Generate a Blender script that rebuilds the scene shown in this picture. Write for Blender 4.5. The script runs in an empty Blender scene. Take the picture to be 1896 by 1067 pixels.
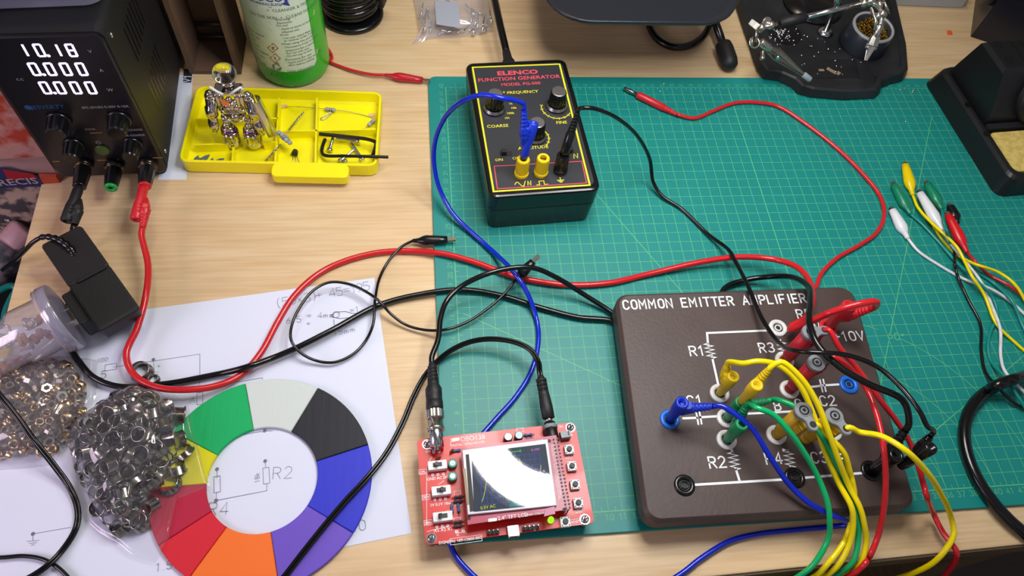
import bpy, math, random
from mathutils import Vector as V, Matrix as M, Euler
random.seed(11)
SC = bpy.context.scene
S = 0.01                       # everything below is written in centimetres
PI = math.pi
# ---------------------------------------------------------------- camera (solved from the 1 cm grid of the cutting mat)
R0, R1, R2 = V((0.99299143, -0.08354688, 0.08359385)), V((-0.02889361, -0.85745282, -0.51375073)), V((0.11460005, 0.50773475, -0.85385728))
CAM, FOC = V((-2.40257702, -12.44798201, 52.73545850)), 1365.27841
cd = bpy.data.cameras.new('camera'); cam = bpy.data.objects.new('camera', cd); SC.collection.objects.link(cam)
cam.matrix_world = M(((R0.x, -R1.x, -R2.x, CAM.x * S), (R0.y, -R1.y, -R2.y, CAM.y * S), (R0.z, -R1.z, -R2.z, CAM.z * S), (0, 0, 0, 1)))
cd.sensor_width = 36; cd.lens = 36 * FOC / 1896; cd.clip_start = 0.01; cd.clip_end = 20
SC.camera = cam
# ---------------------------------------------------------------- world and exposure
W = bpy.data.worlds.new('room_light'); SC.world = W; W.use_nodes = True
_wt = W.node_tree; _bg = _wt.nodes['Background']; _bg.inputs[1].default_value = 1.0       # noise of dark and pale glow all round, added for contrast on metal
_c = _wt.nodes.new('ShaderNodeTexCoord'); _n = _wt.nodes.new('ShaderNodeTexNoise'); _n.inputs['Scale'].default_value = 2.6; _n.inputs['Detail'].default_value = 2
_r = _wt.nodes.new('ShaderNodeValToRGB'); _e = _r.color_ramp.elements; _e[0].position = .40; _e[0].color = (.022, .021, .024, 1); _e[1].position = .60; _e[1].color = (.36, .35, .385, 1)
_wt.links.new(_c.outputs['Generated'], _n.inputs['Vector']); _wt.links.new(_n.outputs['Fac'], _r.inputs[0]); _wt.links.new(_r.outputs[0], _bg.inputs[0])
SC.view_settings.view_transform = 'Standard'; SC.view_settings.look = 'None'; SC.view_settings.exposure = 0.0; SC.view_settings.gamma = 1
SC.view_settings.use_curve_mapping = False
LAMP = V((14.2, 23.0, 50.0)); LAMP_POWER = 33.0
def area(name, loc, to, size, power, col):
    l = bpy.data.lights.new(name, 'AREA'); l.size = size * S; l.energy = power; l.color = col
    o = bpy.data.objects.new(name, l); SC.collection.objects.link(o); o.location = V(loc) * S
    o.rotation_euler = (V(to) - V(loc)).to_track_quat('-Z', 'Y').to_euler()
area('pink_fill', (-75, -15, 40), (-20, 8, 0), 30, 2.4, (0.97, 0.74, 0.96))  # added pinkish fill for the left side, no known screen there
area('warm_fill', (-10, 90, 180), (0, 20, 0), 30, 6.0, (1.0, 0.86, 0.66))  # added dim warm fill from above, not a known fixture
# ---------------------------------------------------------------- geometry helpers
def at(u, v, z=0.0):                       # a point of the room seen at (u, v) of the 1896 x 1067 frame and lying at height z
    d = R0 * ((u - 948) / FOC) + R1 * ((v - 533.5) / FOC) + R2
    return CAM + d * ((z - CAM.z) / d.z)
def onplane(u, v, p, n):
    d = R0 * ((u - 948) / FOC) + R1 * ((v - 533.5) / FOC) + R2
    return CAM + d * ((V(p) - CAM).dot(V(n)) / d.dot(V(n)))
def T(x=0, y=0, z=0): return M.Translation((x, y, z))
def RX(a): return M.Rotation(math.radians(a), 4, 'X')
def RY(a): return M.Rotation(math.radians(a), 4, 'Y')
def RZ(a): return M.Rotation(math.radians(a), 4, 'Z')
def frame(o, z, x=None):                   # matrix with local z along z, local x near x
    z = V(z).normalized(); x = V(x) if x is not None else (V((1, 0, 0)) if abs(z.x) < .9 else V((0, 1, 0)))
    y = z.cross(x).normalized(); x = y.cross(z)
    return M(((x.x, y.x, z.x, o[0]), (x.y, y.y, z.y, o[1]), (x.z, y.z, z.z, o[2]), (0, 0, 0, 1)))
def rrect(w, d, r, n=5):
    p = []
    for cx, cy, a in ((w/2-r, d/2-r, 0), (-w/2+r, d/2-r, 90), (-w/2+r, -d/2+r, 180), (w/2-r, -d/2+r, 270)):
        for k in range(n + 1):
            t = math.radians(a + 90 * k / n); p.append((cx + r * math.cos(t), cy + r * math.sin(t)))
    return p
def inset(pts, d):
    n = len(pts); out = []
    for i in range(n):
        a, b, c = V(pts[i-1]), V(pts[i]), V(pts[(i+1) % n])
        e1, e2 = (b - a), (c - b)
        e1 = e1.normalized() if e1.length > 1e-6 else V((0, 0)); e2 = e2.normalized() if e2.length > 1e-6 else V((0, 0))
        n1, n2 = V((-e1.y, e1.x)), V((-e2.y, e2.x)); m = n1 + n2
        if m.length < 1e-6: m = n1
        m.normalize(); k = d / max(.45, m.dot(n1 if n1.length > 0 else n2))
        out.append((b.x + m.x * k, b.y + m.y * k))
    return out
def spline(pts, step=0.3):
    P = [V(p) for p in pts]; out = []
    Q = [P[0] * 2 - P[1]] + P + [P[-1] * 2 - P[-2]]
    for i in range(1, len(Q) - 2):
        a, b, c, d = Q[i-1], Q[i], Q[i+1], Q[i+2]
        t0 = 0; t1 = t0 + max(1e-3, (b-a).length) ** .5; t2 = t1 + max(1e-3, (c-b).length) ** .5; t3 = t2 + max(1e-3, (d-c).length) ** .5
        n = max(2, int((c - b).length / step))
        for k in range(n):
            t = t1 + (t2 - t1) * k / n
            A1 = a*((t1-t)/(t1-t0)) + b*((t-t0)/(t1-t0)); A2 = b*((t2-t)/(t2-t1)) + c*((t-t1)/(t2-t1)); A3 = c*((t3-t)/(t3-t2)) + d*((t-t2)/(t3-t2))
            B1 = A1*((t2-t)/(t2-t0)) + A2*((t-t0)/(t2-t0)); B2 = A2*((t3-t)/(t3-t1)) + A3*((t-t1)/(t3-t1))
            out.append(B1*((t2-t)/(t2-t1)) + B2*((t-t1)/(t2-t1)))
    out.append(P[-1]); return out
class MB:                                  # collects shapes and links them as ONE mesh object
    def __init__(s): s.v, s.f, s.mi, s.sm, s.mats, s.cur = [], [], [], [], [], 0
    def use(s, m):
        if m not in s.mats: s.mats.append(m)
        s.cur = s.mats.index(m); return s
    def add(s, vs, fs, smooth=False, X=None):
        o = len(s.v)
        s.v += [(X @ V(p)) if X is not None else V(p) for p in vs]
        for f in fs: s.f.append([o + i for i in f]); s.mi.append(s.cur); s.sm.append(smooth)
        return s
    def loft(s, rings, X=None, smooth=True, cap=(True, True), closed=False):
        n = len(rings[0]); vs = [p for r in rings for p in r]; fs = []
        m = len(rings)
        for i in range(m if closed else m - 1):
            for k in range(n):
                fs.append([i*n+k, i*n+(k+1) % n, ((i+1) % m)*n+(k+1) % n, ((i+1) % m)*n+k])
        s.add(vs, fs, smooth, X)
        o = len(s.v) - len(vs)
        if not closed:
            if cap[0]: s.f.append([o + k for k in reversed(range(n))]); s.mi.append(s.cur); s.sm.append(False)
            if cap[1]: s.f.append([o + (m-1)*n + k for k in range(n)]); s.mi.append(s.cur); s.sm.append(False)
        return s
    def prism(s, outline, levels, X=None, smooth=False, cap=(True, True)):      # levels: (z, inset)
        return s.loft([[(x, y, z) for x, y in (inset(outline, d) if d else outline)] for z, d in levels], X, smooth, cap)
    def rbox(s, w, d, h, r=.2, b=.08, X=None, n=4):      # rounded box standing on z = 0
        L = [(0, b), (b*.3, b*.3), (b, 0), (h-b, 0), (h-b*.3, b*.3), (h, b)]
        return s.loft([[(x, y, z) for x, y in rrect(w-2*i, d-2*i, max(.01, r-i), n)] for z, i in L], X, False)
    def box(s, w, d, h, X=None):
        w, d = w/2, d/2
        return s.add([(-w,-d,0),(w,-d,0),(w,d,0),(-w,d,0),(-w,-d,h),(w,-d,h),(w,d,h),(-w,d,h)],
                     [[3,2,1,0],[4,5,6,7],[0,1,5,4],[1,2,6,5],[2,3,7,6],[3,0,4,7]], False, X)
    def lathe(s, prof, n=20, X=None, smooth=True, cap=(True, True), wob=None):
        return s.loft([[(r*math.cos(2*PI*k/n), r*math.sin(2*PI*k/n), z) for k in range(n)] for r, z in prof], X, smooth, cap)
    def ball(s, r, X=None, n=14, sz=1.0):
        m = n // 2 + 1
        return s.lathe([(r*max(.02, math.sin(PI*i/m)), -r*sz*math.cos(PI*i/m)) for i in range(m + 1)], n, X)
    def tube(s, pts, r, n=10, smooth=True, X=None, cap=(True, True), closed=False, flat=1.0):
        P = [V(p) for p in pts]; N = len(P); rings = []; u = None
        for i in range(N):
            a = P[i-1] if (i > 0 or closed) else P[i]; b = P[(i+1) % N] if (i < N-1 or closed) else P[i]
            t = b - a; t = t.normalized() if t.length > 1e-9 else V((0, 0, 1))
            if u is None:
                u = V((0, 0, 1)) - t * t.z
                if u.length < .2: u = V((1, 0, 0)) - t * t.x
            else: u = u - t * u.dot(t)
            u.normalize(); w = t.cross(u); rr = r[i] if isinstance(r, (list, tuple)) else r
            rings.append([P[i] + u*(rr*flat*math.cos(2*PI*k/n)) + w*(rr*math.sin(2*PI*k/n)) for k in range(n)])
        return s.loft(rings, X, smooth, cap, closed)
    def strokes(s, lines, w, X=None, z=0.0, joint=True):      # flat pen strokes in the local xy plane, mitred at the bends
        for li, L in enumerate(lines):
            Q = []
            for p in L:
                p = V((p[0], p[1]))
                if not Q or (p - Q[-1]).length > 1e-4: Q.append(p)
            if len(Q) < 2: continue
            n = len(Q); lft, rgt = [], []; cl = (Q[0] - Q[-1]).length < 1e-3 and n > 3
            for i in range(n):
                a = Q[i-1] if i else (Q[-2] if cl else None); c = Q[i+1] if i < n-1 else (Q[1] if cl else None)
                e1 = (Q[i] - a).normalized() if a is not None else None; e2 = (c - Q[i]).normalized() if c is not None else None
                n1 = V((-e1.y, e1.x)) if e1 is not None else V((-e2.y, e2.x)); n2 = V((-e2.y, e2.x)) if e2 is not None else n1
                m = n1 + n2; m = m.normalized() if m.length > .2 else n1
                k = (w/2) / max(.5, m.dot(n1)); x = V((0, 0))
                if joint and not cl and e1 is None: x = -e2 * w * .4
                if joint and not cl and e2 is None: x = e1 * w * .4
                lft.append(Q[i] + m*k + x); rgt.append(Q[i] - m*k + x)
            zz = z + .0015 * (li % 4)
            s.add([(p.x, p.y, zz) for p in lft + rgt], [[i, n+i, n+i+1, i+1] for i in range(n-1)], False, X)
        return s
    def disc(s, r, X=None, r0=0, n=24):
        if r0: return s.loft([[(q*math.cos(2*PI*k/n), q*math.sin(2*PI*k/n), 0) for k in range(n)] for q in (r, r0)], X, False, (False, False))
        return s.add([(r*math.cos(2*PI*k/n), r*math.sin(2*PI*k/n), 0) for k in range(n)], [list(range(n))], False, X)
    def text(s, string, size, X=None, align='LEFT', sx=1.0, bold=0.0, fn=None):
        cu = bpy.data.curves.new('t', 'FONT'); cu.body = string; cu.size = size; cu.align_x = align; cu.offset = bold; cu.resolution_u = 2
        o = bpy.data.objects.new('t', cu); me = bpy.data.meshes.new_from_object(o)
        vs = [(p.co.x * sx, p.co.y, 0) for p in me.vertices]
        if fn: vs = [fn(*p) for p in vs]
        s.add(vs, [list(p.vertices) for p in me.polygons], False, X)
        bpy.data.objects.remove(o); bpy.data.curves.remove(cu); bpy.data.meshes.remove(me); return s
    def build(s, name, mat=None, parent=None, world=False):
        me = bpy.data.meshes.new(name)
        D = parent.matrix_basis.inverted() if (parent is not None and world) else None
        vs = [(p * S) for p in s.v]
        if D is not None: vs = [D @ p for p in vs]
        me.from_pydata([tuple(p) for p in vs], [], s.f)
        ml = s.mats if s.mats else [mat]
        for m in ml: me.materials.append(m)
        if s.mats: me.polygons.foreach_set('material_index', s.mi)
        me.polygons.foreach_set('use_smooth', s.sm); me.validate(); me.update()
        o = bpy.data.objects.new(name, me); SC.collection.objects.link(o)
        if parent is not None: o.parent = parent
        return o
def thing(name, label, cat, loc=(0, 0, 0), rz=0, group=None, mat4=None):
    o = bpy.data.objects.new(name, None); SC.collection.objects.link(o); o.empty_display_size = .01
    if mat4 is not None:
        m = mat4.copy(); m.translation = m.translation * S; o.matrix_basis = m
    else:
        o.location = V(loc) * S; o.rotation_euler = (0, 0, math.radians(rz))
    return tag(o, label, cat, group)
def tag(o, label, cat, group=None, kind=None):
    o['label'] = label; o['category'] = cat
    if group: o['group'] = group
    if kind: o['kind'] = kind
    return o
def structure(o): o['kind'] = 'structure'; return o
def dup(root, mat4, label=None, group=None):       # a copy of a thing with copies of its parts and sub-parts
    r = root.copy(); SC.collection.objects.link(r)
    m = mat4.copy(); m.translation = m.translation * S; r.matrix_basis = m
    if label: r['label'] = label
    if group: r['group'] = group
    for ch in list(root.children):
        c = ch.copy(); SC.collection.objects.link(c); c.parent = r
        for g in list(ch.children):
            d = g.copy(); SC.collection.objects.link(d); d.parent = c
    return r
# ---------------------------------------------------------------- materials
def lin(h):
    if not isinstance(h, str): return tuple(h) + (1,)
    c = [int(h[i:i+2], 16) / 255 for i in (0, 2, 4)]
    return tuple(x / 12.92 if x <= .04045 else ((x + .055) / 1.055) ** 2.4 for x in c) + (1,)
def PM(name, col, rough=.5, metal=0.0, spec=.5, noise=None, bump=None, coat=0, emit=None, trans=0, ior=1.5, alpha=1.0, sss=0):
    m = bpy.data.materials.new(name); m.use_nodes = True; nt = m.node_tree; b = nt.nodes['Principled BSDF']; I = b.inputs
    I['Base Color'].default_value = lin(col); I['Roughness'].default_value = rough; I['Metallic'].default_value = metal
    I['Specular IOR Level'].default_value = spec; I['IOR'].default_value = ior
    if coat: I['Coat Weight'].default_value = coat; I['Coat Roughness'].default_value = .04
    if trans: I['Transmission Weight'].default_value = trans
    if alpha < 1: I['Alpha'].default_value = alpha
    if emit: I['Emission Color'].default_value = lin(emit[0]); I['Emission Strength'].default_value = emit[1]
    tc = nt.nodes.new('ShaderNodeTexCoord')
    def noi(scale, detail=4, stretch=None):
        t = nt.nodes.new('ShaderNodeTexNoise'); t.inputs['Scale'].default_value = scale; t.inputs['Detail'].default_value = detail
        if stretch:
            mp = nt.nodes.new('ShaderNodeMapping'); mp.inputs['Scale'].default_value = stretch
            nt.links.new(tc.outputs['Object'], mp.inputs[0]); nt.links.new(mp.outputs[0], t.inputs['Vector'])
        else: nt.links.new(tc.outputs['Object'], t.inputs['Vector'])
        return t
    if noise:                                   # (second colour, scale, lo, hi[, stretch])
        t = noi(noise[1], 5, noise[4] if len(noise) > 4 else None); r = nt.nodes.new('ShaderNodeValToRGB')
        r.color_ramp.elements[0].position = noise[2]; r.color_ramp.elements[1].position = noise[3]
        r.color_ramp.elements[0].color = lin(col); r.color_ramp.elements[1].color = lin(noise[0])
        nt.links.new(t.outputs['Fac'], r.inputs[0]); nt.links.new(r.outputs[0], I['Base Color'])
    if bump:                                    # (scale, strength[, stretch])
        t = noi(bump[0], 3, bump[2] if len(bump) > 2 else None); bp = nt.nodes.new('ShaderNodeBump'); bp.inputs['Strength'].default_value = bump[1]; bp.inputs['Distance'].default_value = .0006
        nt.links.new(t.outputs['Fac'], bp.inputs['Height']); nt.links.new(bp.outputs[0], I['Normal'])
    return m
def FILM(name, tint, haze=.12, gloss=.2, rough=.12):     # thin clear plastic: mostly transparent, a little milky, a little shiny
    m = bpy.data.materials.new(name); m.use_nodes = True; nt = m.node_tree; nt.nodes.clear()
    out = nt.nodes.new('ShaderNodeOutputMaterial'); tr = nt.nodes.new('ShaderNodeBsdfTransparent'); tr.inputs[0].default_value = (.97, .97, .98, 1)
    di = nt.nodes.new('ShaderNodeBsdfDiffuse'); di.inputs[0].default_value = lin(tint)
    gl = nt.nodes.new('ShaderNodeBsdfGlossy'); gl.inputs['Roughness'].default_value = rough
    lw = nt.nodes.new('ShaderNodeLayerWeight'); lw.inputs['Blend'].default_value = .5        # the same from both sides of the sheet
    fr = nt.nodes.new('ShaderNodeMath'); fr.operation = 'POWER'; fr.inputs[1].default_value = 5.0; nt.links.new(lw.outputs['Facing'], fr.inputs[0])
    ad = nt.nodes.new('ShaderNodeMath'); ad.operation = 'MULTIPLY_ADD'; ad.inputs[1].default_value = .85; ad.inputs[2].default_value = .055 + gloss * .2
    m1 = nt.nodes.new('ShaderNodeMixShader'); m1.inputs[0].default_value = haze
    m2 = nt.nodes.new('ShaderNodeMixShader')
    L = nt.links.new
    L(tr.outputs[0], m1.inputs[1]); L(di.outputs[0], m1.inputs[2]); L(fr.outputs[0], ad.inputs[0]); L(ad.outputs[0], m2.inputs[0]); L(m1.outputs[0], m2.inputs[1]); L(gl.outputs[0], m2.inputs[2]); L(m2.outputs[0], out.inputs[0])
    return m
def EM(name, col, k):
    m = bpy.data.materials.new(name); m.use_nodes = True; nt = m.node_tree; nt.nodes.clear()
    o = nt.nodes.new('ShaderNodeOutputMaterial'); e = nt.nodes.new('ShaderNodeEmission'); e.inputs[0].default_value = lin(col); e.inputs[1].default_value = k
    nt.links.new(e.outputs[0], o.inputs[0]); return m
BLK = PM('black_plastic', '15161a', .42, bump=(900, .15))
BLKG = PM('black_gloss_plastic', '0d0e10', .22)
BLKM = PM('black_matte_plastic', '121315', .55, bump=(700, .3))
RUB = PM('black_cable_rubber', '0a0b0d', .2)
STEEL = PM('polished_steel', 'c9cacc', .18, 1)
NICK = PM('nickel', 'c2beb4', .27, 1, bump=(300, .1))
CHROME = PM('chrome', 'c8c2bb', .07, 1)
BRASS = PM('brass', 'b0893c', .25, 1)
WHT = PM('white_plastic', 'dfe3e4', .35)
INK = PM('white_ink', 'e6ecee', .5)
INKY = PM('yellow_ink', 'd8d51f', .5)
INKR = PM('red_ink', 'd8475a', .5)
INKK = PM('black_ink', '1a1c26', .6)
PEN = PM('pen_ink', '3c4250', .6)
PRT = PM('grey_print', '6a7080', .6)
RED = PM('red_plastic', 'c8202a', .35)
REDW = PM('red_wire_pvc', 'c41f26', .2)
BLUE = PM('blue_plastic', '0b2fb4', .35)
BLUEW = PM('blue_wire_pvc', '0a26b4', .17)
BLUJ = PM('bright_blue_plastic', '1268d0', .35)
YEL = PM('yellow_plastic', 'd9bb08', .4)
YELW = PM('yellow_wire_pvc', 'ecd800', .2)
GRN = PM('green_plastic', '078650', .4)
GRNW = PM('green_wire_pvc', '07ab62', .2)
TEALW = PM('teal_wire_pvc', '08857d', .3)
WHTW = PM('white_wire_pvc', 'd5d8dc', .35)
GREY = PM('grey_plastic', '84888c', .4)
DGREY = PM('dark_grey_plastic', '2b2d31', .5)
# ---------------------------------------------------------------- single-stroke lettering, on a 4 x 6 cell
def arc(cx, cy, rx, ry, a0, a1, n=8): return [(cx + rx*math.cos(math.radians(a0+(a1-a0)*k/n)), cy + ry*math.sin(math.radians(a0+(a1-a0)*k/n))) for k in range(n + 1)]
_O = arc(2,4.2,1.8,1.8,0,180) + arc(2,1.8,1.8,1.8,180,360) + [(3.8,4.2)]
_C = arc(2,4.2,1.8,1.8,20,180) + arc(2,1.8,1.8,1.8,180,340)
GL = {'A':[[(0,0),(2,6),(4,0)],[(.7,2),(3.3,2)]], 'B':[[(0,0),(0,6)]+arc(2.2,4.6,1.4,1.4,90,-90)+[(0,3.2)],[(2.2,3.2)]+arc(2.3,1.6,1.6,1.6,90,-90)+[(0,0)]],
 'C':[_C], 'D':[[(0,0),(0,6),(1.6,6)]+arc(1.8,4,2,2,90,0)+arc(1.8,2,2,2,0,-90)+[(0,0)]], 'E':[[(3.4,6),(0,6),(0,0),(3.4,0)],[(0,3),(2.8,3)]], 'F':[[(3.4,6),(0,6),(0,0)],[(0,3),(2.8,3)]],
 'G':[_C+[(3.8,2.8),(2.2,2.8)]], 'H':[[(0,0),(0,6)],[(4,0),(4,6)],[(0,3),(4,3)]], 'I':[[(1,0),(1,6)]], 'K':[[(0,0),(0,6)],[(3.6,6),(0,2.6)],[(1.2,3.7),(3.8,0)]], 'L':[[(0,6),(0,0),(3.2,0)]],
 'M':[[(0,0),(0,6),(2.1,2.4),(4.2,6),(4.2,0)]], 'N':[[(0,0),(0,6),(3.8,0),(3.8,6)]], 'O':[_O], 'P':[[(0,0),(0,6),(2.2,6)]+arc(2.2,4.4,1.6,1.6,90,-90)+[(0,2.8)]],
 'Q':[_O,[(2.4,1.4),(4,-.4)]], 'R':[[(0,0),(0,6),(2.2,6)]+arc(2.2,4.5,1.5,1.5,90,-90)+[(0,3)],[(1.8,3),(3.7,0)]], 'S':[arc(2,4.5,1.7,1.5,30,270)+arc(2,1.5,1.8,1.5,90,-150)], 'T':[[(2,0),(2,6)],[(0,6),(4,6)]],
 'U':[[(0,6),(0,1.8)]+arc(1.9,1.8,1.9,1.8,180,360)+[(3.8,6)]], 'V':[[(0,6),(2,0),(4,6)]], 'W':[[(0,6),(1.2,0),(2.4,4),(3.6,0),(4.8,6)]], 'X':[[(0,0),(4,6)],[(0,6),(4,0)]], 'Y':[[(0,6),(2,3),(4,6)],[(2,3),(2,0)]], 'Z':[[(0,6),(4,6),(0,0),(4,0)]],
 '0':[_O], '1':[[(.4,4.6),(1.8,6),(1.8,0)]], '2':[arc(1.9,4.3,1.7,1.7,160,-40)+[(0,0),(3.8,0)]], '3':[arc(1.8,4.5,1.6,1.5,150,-90)+arc(1.8,1.5,1.8,1.5,90,-150)], '4':[[(2.8,0),(2.8,6),(0,1.6),(3.8,1.6)]],
 '5':[[(3.4,6),(.5,6),(.3,3.4)]+arc(1.8,1.9,1.8,1.9,120,-150)], '6':[[(3,6),(.6,3)]+arc(1.9,1.8,1.8,1.8,150,-210)], '7':[[(0,6),(3.8,6),(1.2,0)]], '8':[arc(1.9,4.5,1.5,1.5,-90,270,12),arc(1.9,1.5,1.8,1.5,90,450,12)], '9':[[(1,0),(3.4,3)]+arc(1.9,4.2,1.8,1.8,-30,330)],
 '+':[[(2,1.2),(2,4.6)],[(.3,2.9),(3.7,2.9)]], '-':[[(.5,2.9),(3.3,2.9)]], '=':[[(.3,2.2),(3.7,2.2)],[(.3,3.8),(3.7,3.8)]], '(':[arc(3,3,2.4,4,120,240)], ')':[arc(0,3,2.4,4,60,-60)], '.':[[(1,0),(1.2,.1)]], 'x':[[(.6,.8),(3.2,3.8)],[(.6,3.8),(3.2,.8)]],
 'm':[[(0,0),(0,3)]+arc(.9,2,.9,1,180,0,5)+[(1.8,0),(1.8,2)]+arc(2.7,2,.9,1,180,0,5)+[(3.6,0)]], ':':[[(1,1),(1.1,1.1)],[(1,3),(1.1,3.1)]], '/':[[(0,-.5),(3,6.5)]], 'd':[arc(1.2,5.3,.7,.7,0,360)], "'":[[(1,6),(1,4.6)]], 'k':[[(0,0),(0,6)],[(2.6,3.6),(0,1.6),(2.8,0)]]}
ADV = {'I':2,'.':2,':':2,'1':3.4,'W':5.4,'M':5,' ':3.6,'(':3,')':2.6,'L':3.8,'m':4.6,'d':2.4}
def penned(s, h, x=0, y=0, gap=1.15, slant=0, jit=0):
    k = h / 6; out = []; cx = 0
    for ch in s:
        dy = random.uniform(-jit, jit)
        for L in GL.get(ch, []): out.append([(x + (cx + p[0] + slant*p[1] + random.uniform(-jit, jit)*.3)*k, y + (p[1] + dy + random.uniform(-jit, jit)*.3)*k) for p in L])
        cx += ADV.get(ch, 4.1) + gap
    return out
# ================================================================ the room: floor, back wall
b = MB(); b.box(400, 400, 2, T(10, 20, -77)); structure(b.build('floor', PM('floor_boards', '2a211b', .6, noise=('3a2d22', 3, .3, .7, (1, 8, 1)))))
b = MB(); b.box(400, 4, 260, T(10, 112, -75)); structure(b.build('wall_back', PM('wall_paint', 'b9b2a6', .8, bump=(60, .1))))
# ================================================================ desk
WOOD = PM('beech_laminate', 'd2b387', .4, noise=('dcc39b', 9, .3, .7, (1.2, 9, 4)), bump=(40, .05, (1, 20, 1)))
nt = WOOD.node_tree                                       # fine grain streaks over the broad figure
_b = nt.nodes['Principled BSDF']; _tc = [n for n in nt.nodes if n.type == 'TEX_COORD'][0]
_mp = nt.nodes.new('ShaderNodeMapping'); _mp.inputs['Scale'].default_value = (7, 150, 10); _n = nt.nodes.new('ShaderNodeTexNoise'); _n.inputs['Scale'].default_value = 2.2; _n.inputs['Detail'].default_value = 6
_r = nt.nodes.new('ShaderNodeValToRGB'); _r.color_ramp.elements[0].position = .38; _r.color_ramp.elements[0].color = (.90, .875, .84, 1); _r.color_ramp.elements[1].position = .60; _r.color_ramp.elements[1].color = (1, 1, 1, 1)
_mx = nt.nodes.new('ShaderNodeMix'); _mx.data_type = 'RGBA'; _mx.blend_type = 'MULTIPLY'; _mx.inputs[0].default_value = 1
_src = _b.inputs['Base Color'].links[0].from_socket
nt.links.new(_tc.outputs['Object'], _mp.inputs[0]); nt.links.new(_mp.outputs[0], _n.inputs['Vector']); nt.links.new(_n.outputs['Fac'], _r.inputs[0])
nt.links.new(_src, _mx.inputs[6]); nt.links.new(_r.outputs[0], _mx.inputs[7]); nt.links.new(_mx.outputs[2], _b.inputs['Base Color'])
EDGE = PM('desk_edge_band', '6b5a3e', .5, noise=('54452f', 20, .3, .7, (1, 1, 10)))
desk = thing('desk', 'pale beech laminate desk that everything stands on', 'desk', (10, 30, 0))
fl = lambda x: -4.65 + (x - 23.02) * .0236
A, B = (-34.0, fl(-34)), (75.0, fl(75))
out = [A, B, (75, 92), (-36.6, 92)]
b = MB(); b.prism(out, [(-2.6, 0), (-.12, 0), (-.03, .03), (0, .12)]); b.build('desktop', WOOD, desk, True)
b = MB(); th = math.atan(.0236)
b.box(109, .14, 2.3, T((A[0]+B[0])/2, (A[1]+B[1])/2 - .08, -2.5) @ M.Rotation(th, 4, 'Z')); b.build('edge_band', EDGE, desk, True)
for x, y in ((-31, 2), (71, 4), (-31, 86), (71, 86)):
    b = MB(); b.rbox(5, 5, 72.4, .6, .1, T(x, y, -74.98)); b.build('leg', EDGE, desk, True)
# ================================================================ ring lamp overhead (out of frame; it lights the desk and shows in the little display)
lamp = thing('ring_lamp', 'white ring lamp on a pole held over the desk', 'lamp', (48, 74, 0))
RI, RO = 7.5, 12.2
b = MB(); b.loft([[(r*math.cos(2*PI*k/48), r*math.sin(2*PI*k/48), z) for k in range(48)] for r, z in ((RI-.4, .1), (RO+.4, .1), (RO+.5, 2.2), (RI-.5, 2.2))], T(*LAMP), False, closed=True)
b.build('housing', WHT, lamp, True)
b = MB(); b.loft([[(r*math.cos(2*PI*k/48), r*math.sin(2*PI*k/48), 0) for k in range(48)] for r in (RO, RI)], T(*LAMP), False, (False, False))
b.build('diffuser', EM('lamp_diffuser', (1.0, .985, .975), LAMP_POWER), lamp, True)
b = MB(); b.tube(spline([LAMP + V((8, 8, 2.5)), LAMP + V((16, 24, 9)), (46, 70, 52), (48, 74, 30), (48, 74, .5)], 2), .8); b.build('arm', WHT, lamp, True)
b = MB(); b.lathe([(5.5, .01), (5.5, 1.2), (4.8, 1.6), (1, 2)], 32, T(48, 74, 0)); b.build('base', WHT, lamp, True)
# ================================================================ cutting mat, 1 cm grid
MATC = PM('green_mat_vinyl', '0b7f79', .45, bump=(500, .12), noise=('0e857f', 6, .35, .7))
LINE = PM('mat_line_print', '58b27c', .5)
mat = thing('cutting_mat', 'green self healing cutting mat with a one centimetre grid', 'cutting mat', (28.5, 21, 0))
mz = .3
b = MB(); b.prism([(x + 28.5, y + 21) for x, y in rrect(60.4, 45, .8)], [(0.01, 0), (.26, 0), (.3, .04)]); b.build('mat_sheet', MATC, mat, True)
b = MB()
for i in range(58): b.strokes([[(i, 0), (i, 42)]], .04 if i else .08, z=mz + .004, joint=False)
for j in range(43): b.strokes([[(0, j), (57, j)]], .04 if j else .08, z=mz + .005, joint=False)
b.strokes([[(29, 0), (29, 42)]], .075, z=mz+.007, joint=False)
for i in range(57): b.strokes([[(i+.5, 0), (i+.5, .32)], [(i+.5, 42), (i+.5, 41.7)]], .045, z=mz + .006, joint=False)
for j in range(42): b.strokes([[(0, j+.5), (.32, j+.5)]], .045, z=mz + .006, joint=False)
def ray(a, r0, r1): return [(29 + r0*math.cos(math.radians(a)), r0*math.sin(math.radians(a))), (29 + r1*math.cos(math.radians(a)), r1*math.sin(math.radians(a)))]
b.strokes([ray(61, 0, 14.3), ray(61, 15.3, 43.4), ray(119, 0, 43), ray(30, 0, 32), ray(150, 0, 33)], .065, z=mz + .008, joint=False)
for r in (7, 11): b.strokes([arc(29, 0, r, r, 0, 180, 60)], .05, z=mz + .008, joint=False)
b.strokes([arc(29, 0, 15, 15, 0, 57.5, 24), arc(29, 0, 15, 15, 65, 180, 48)], .05, z=mz + .008, joint=False)
b.build('grid_print', LINE, mat, True)
b = MB()
for i in range(1, 57): b.strokes(penned(str(i), .42), .05, T(i - .1 - .1*len(str(i)), -.62, mz+.004))
for j in range(1, 43): b.strokes(penned(str(j), .38), .042, T(-.25, j - .15, mz+.004) @ RZ(90))
for i in range(1, 57, 1): b.strokes(penned(str(i), .3), .03, T(i - .15, 42.2, mz+.004))
b.strokes(penned('60d', .66), .07, T(35.95, 12.75, mz+.006) @ RZ(-14)); b.build('scale_numbers', LINE, mat, True)
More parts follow.
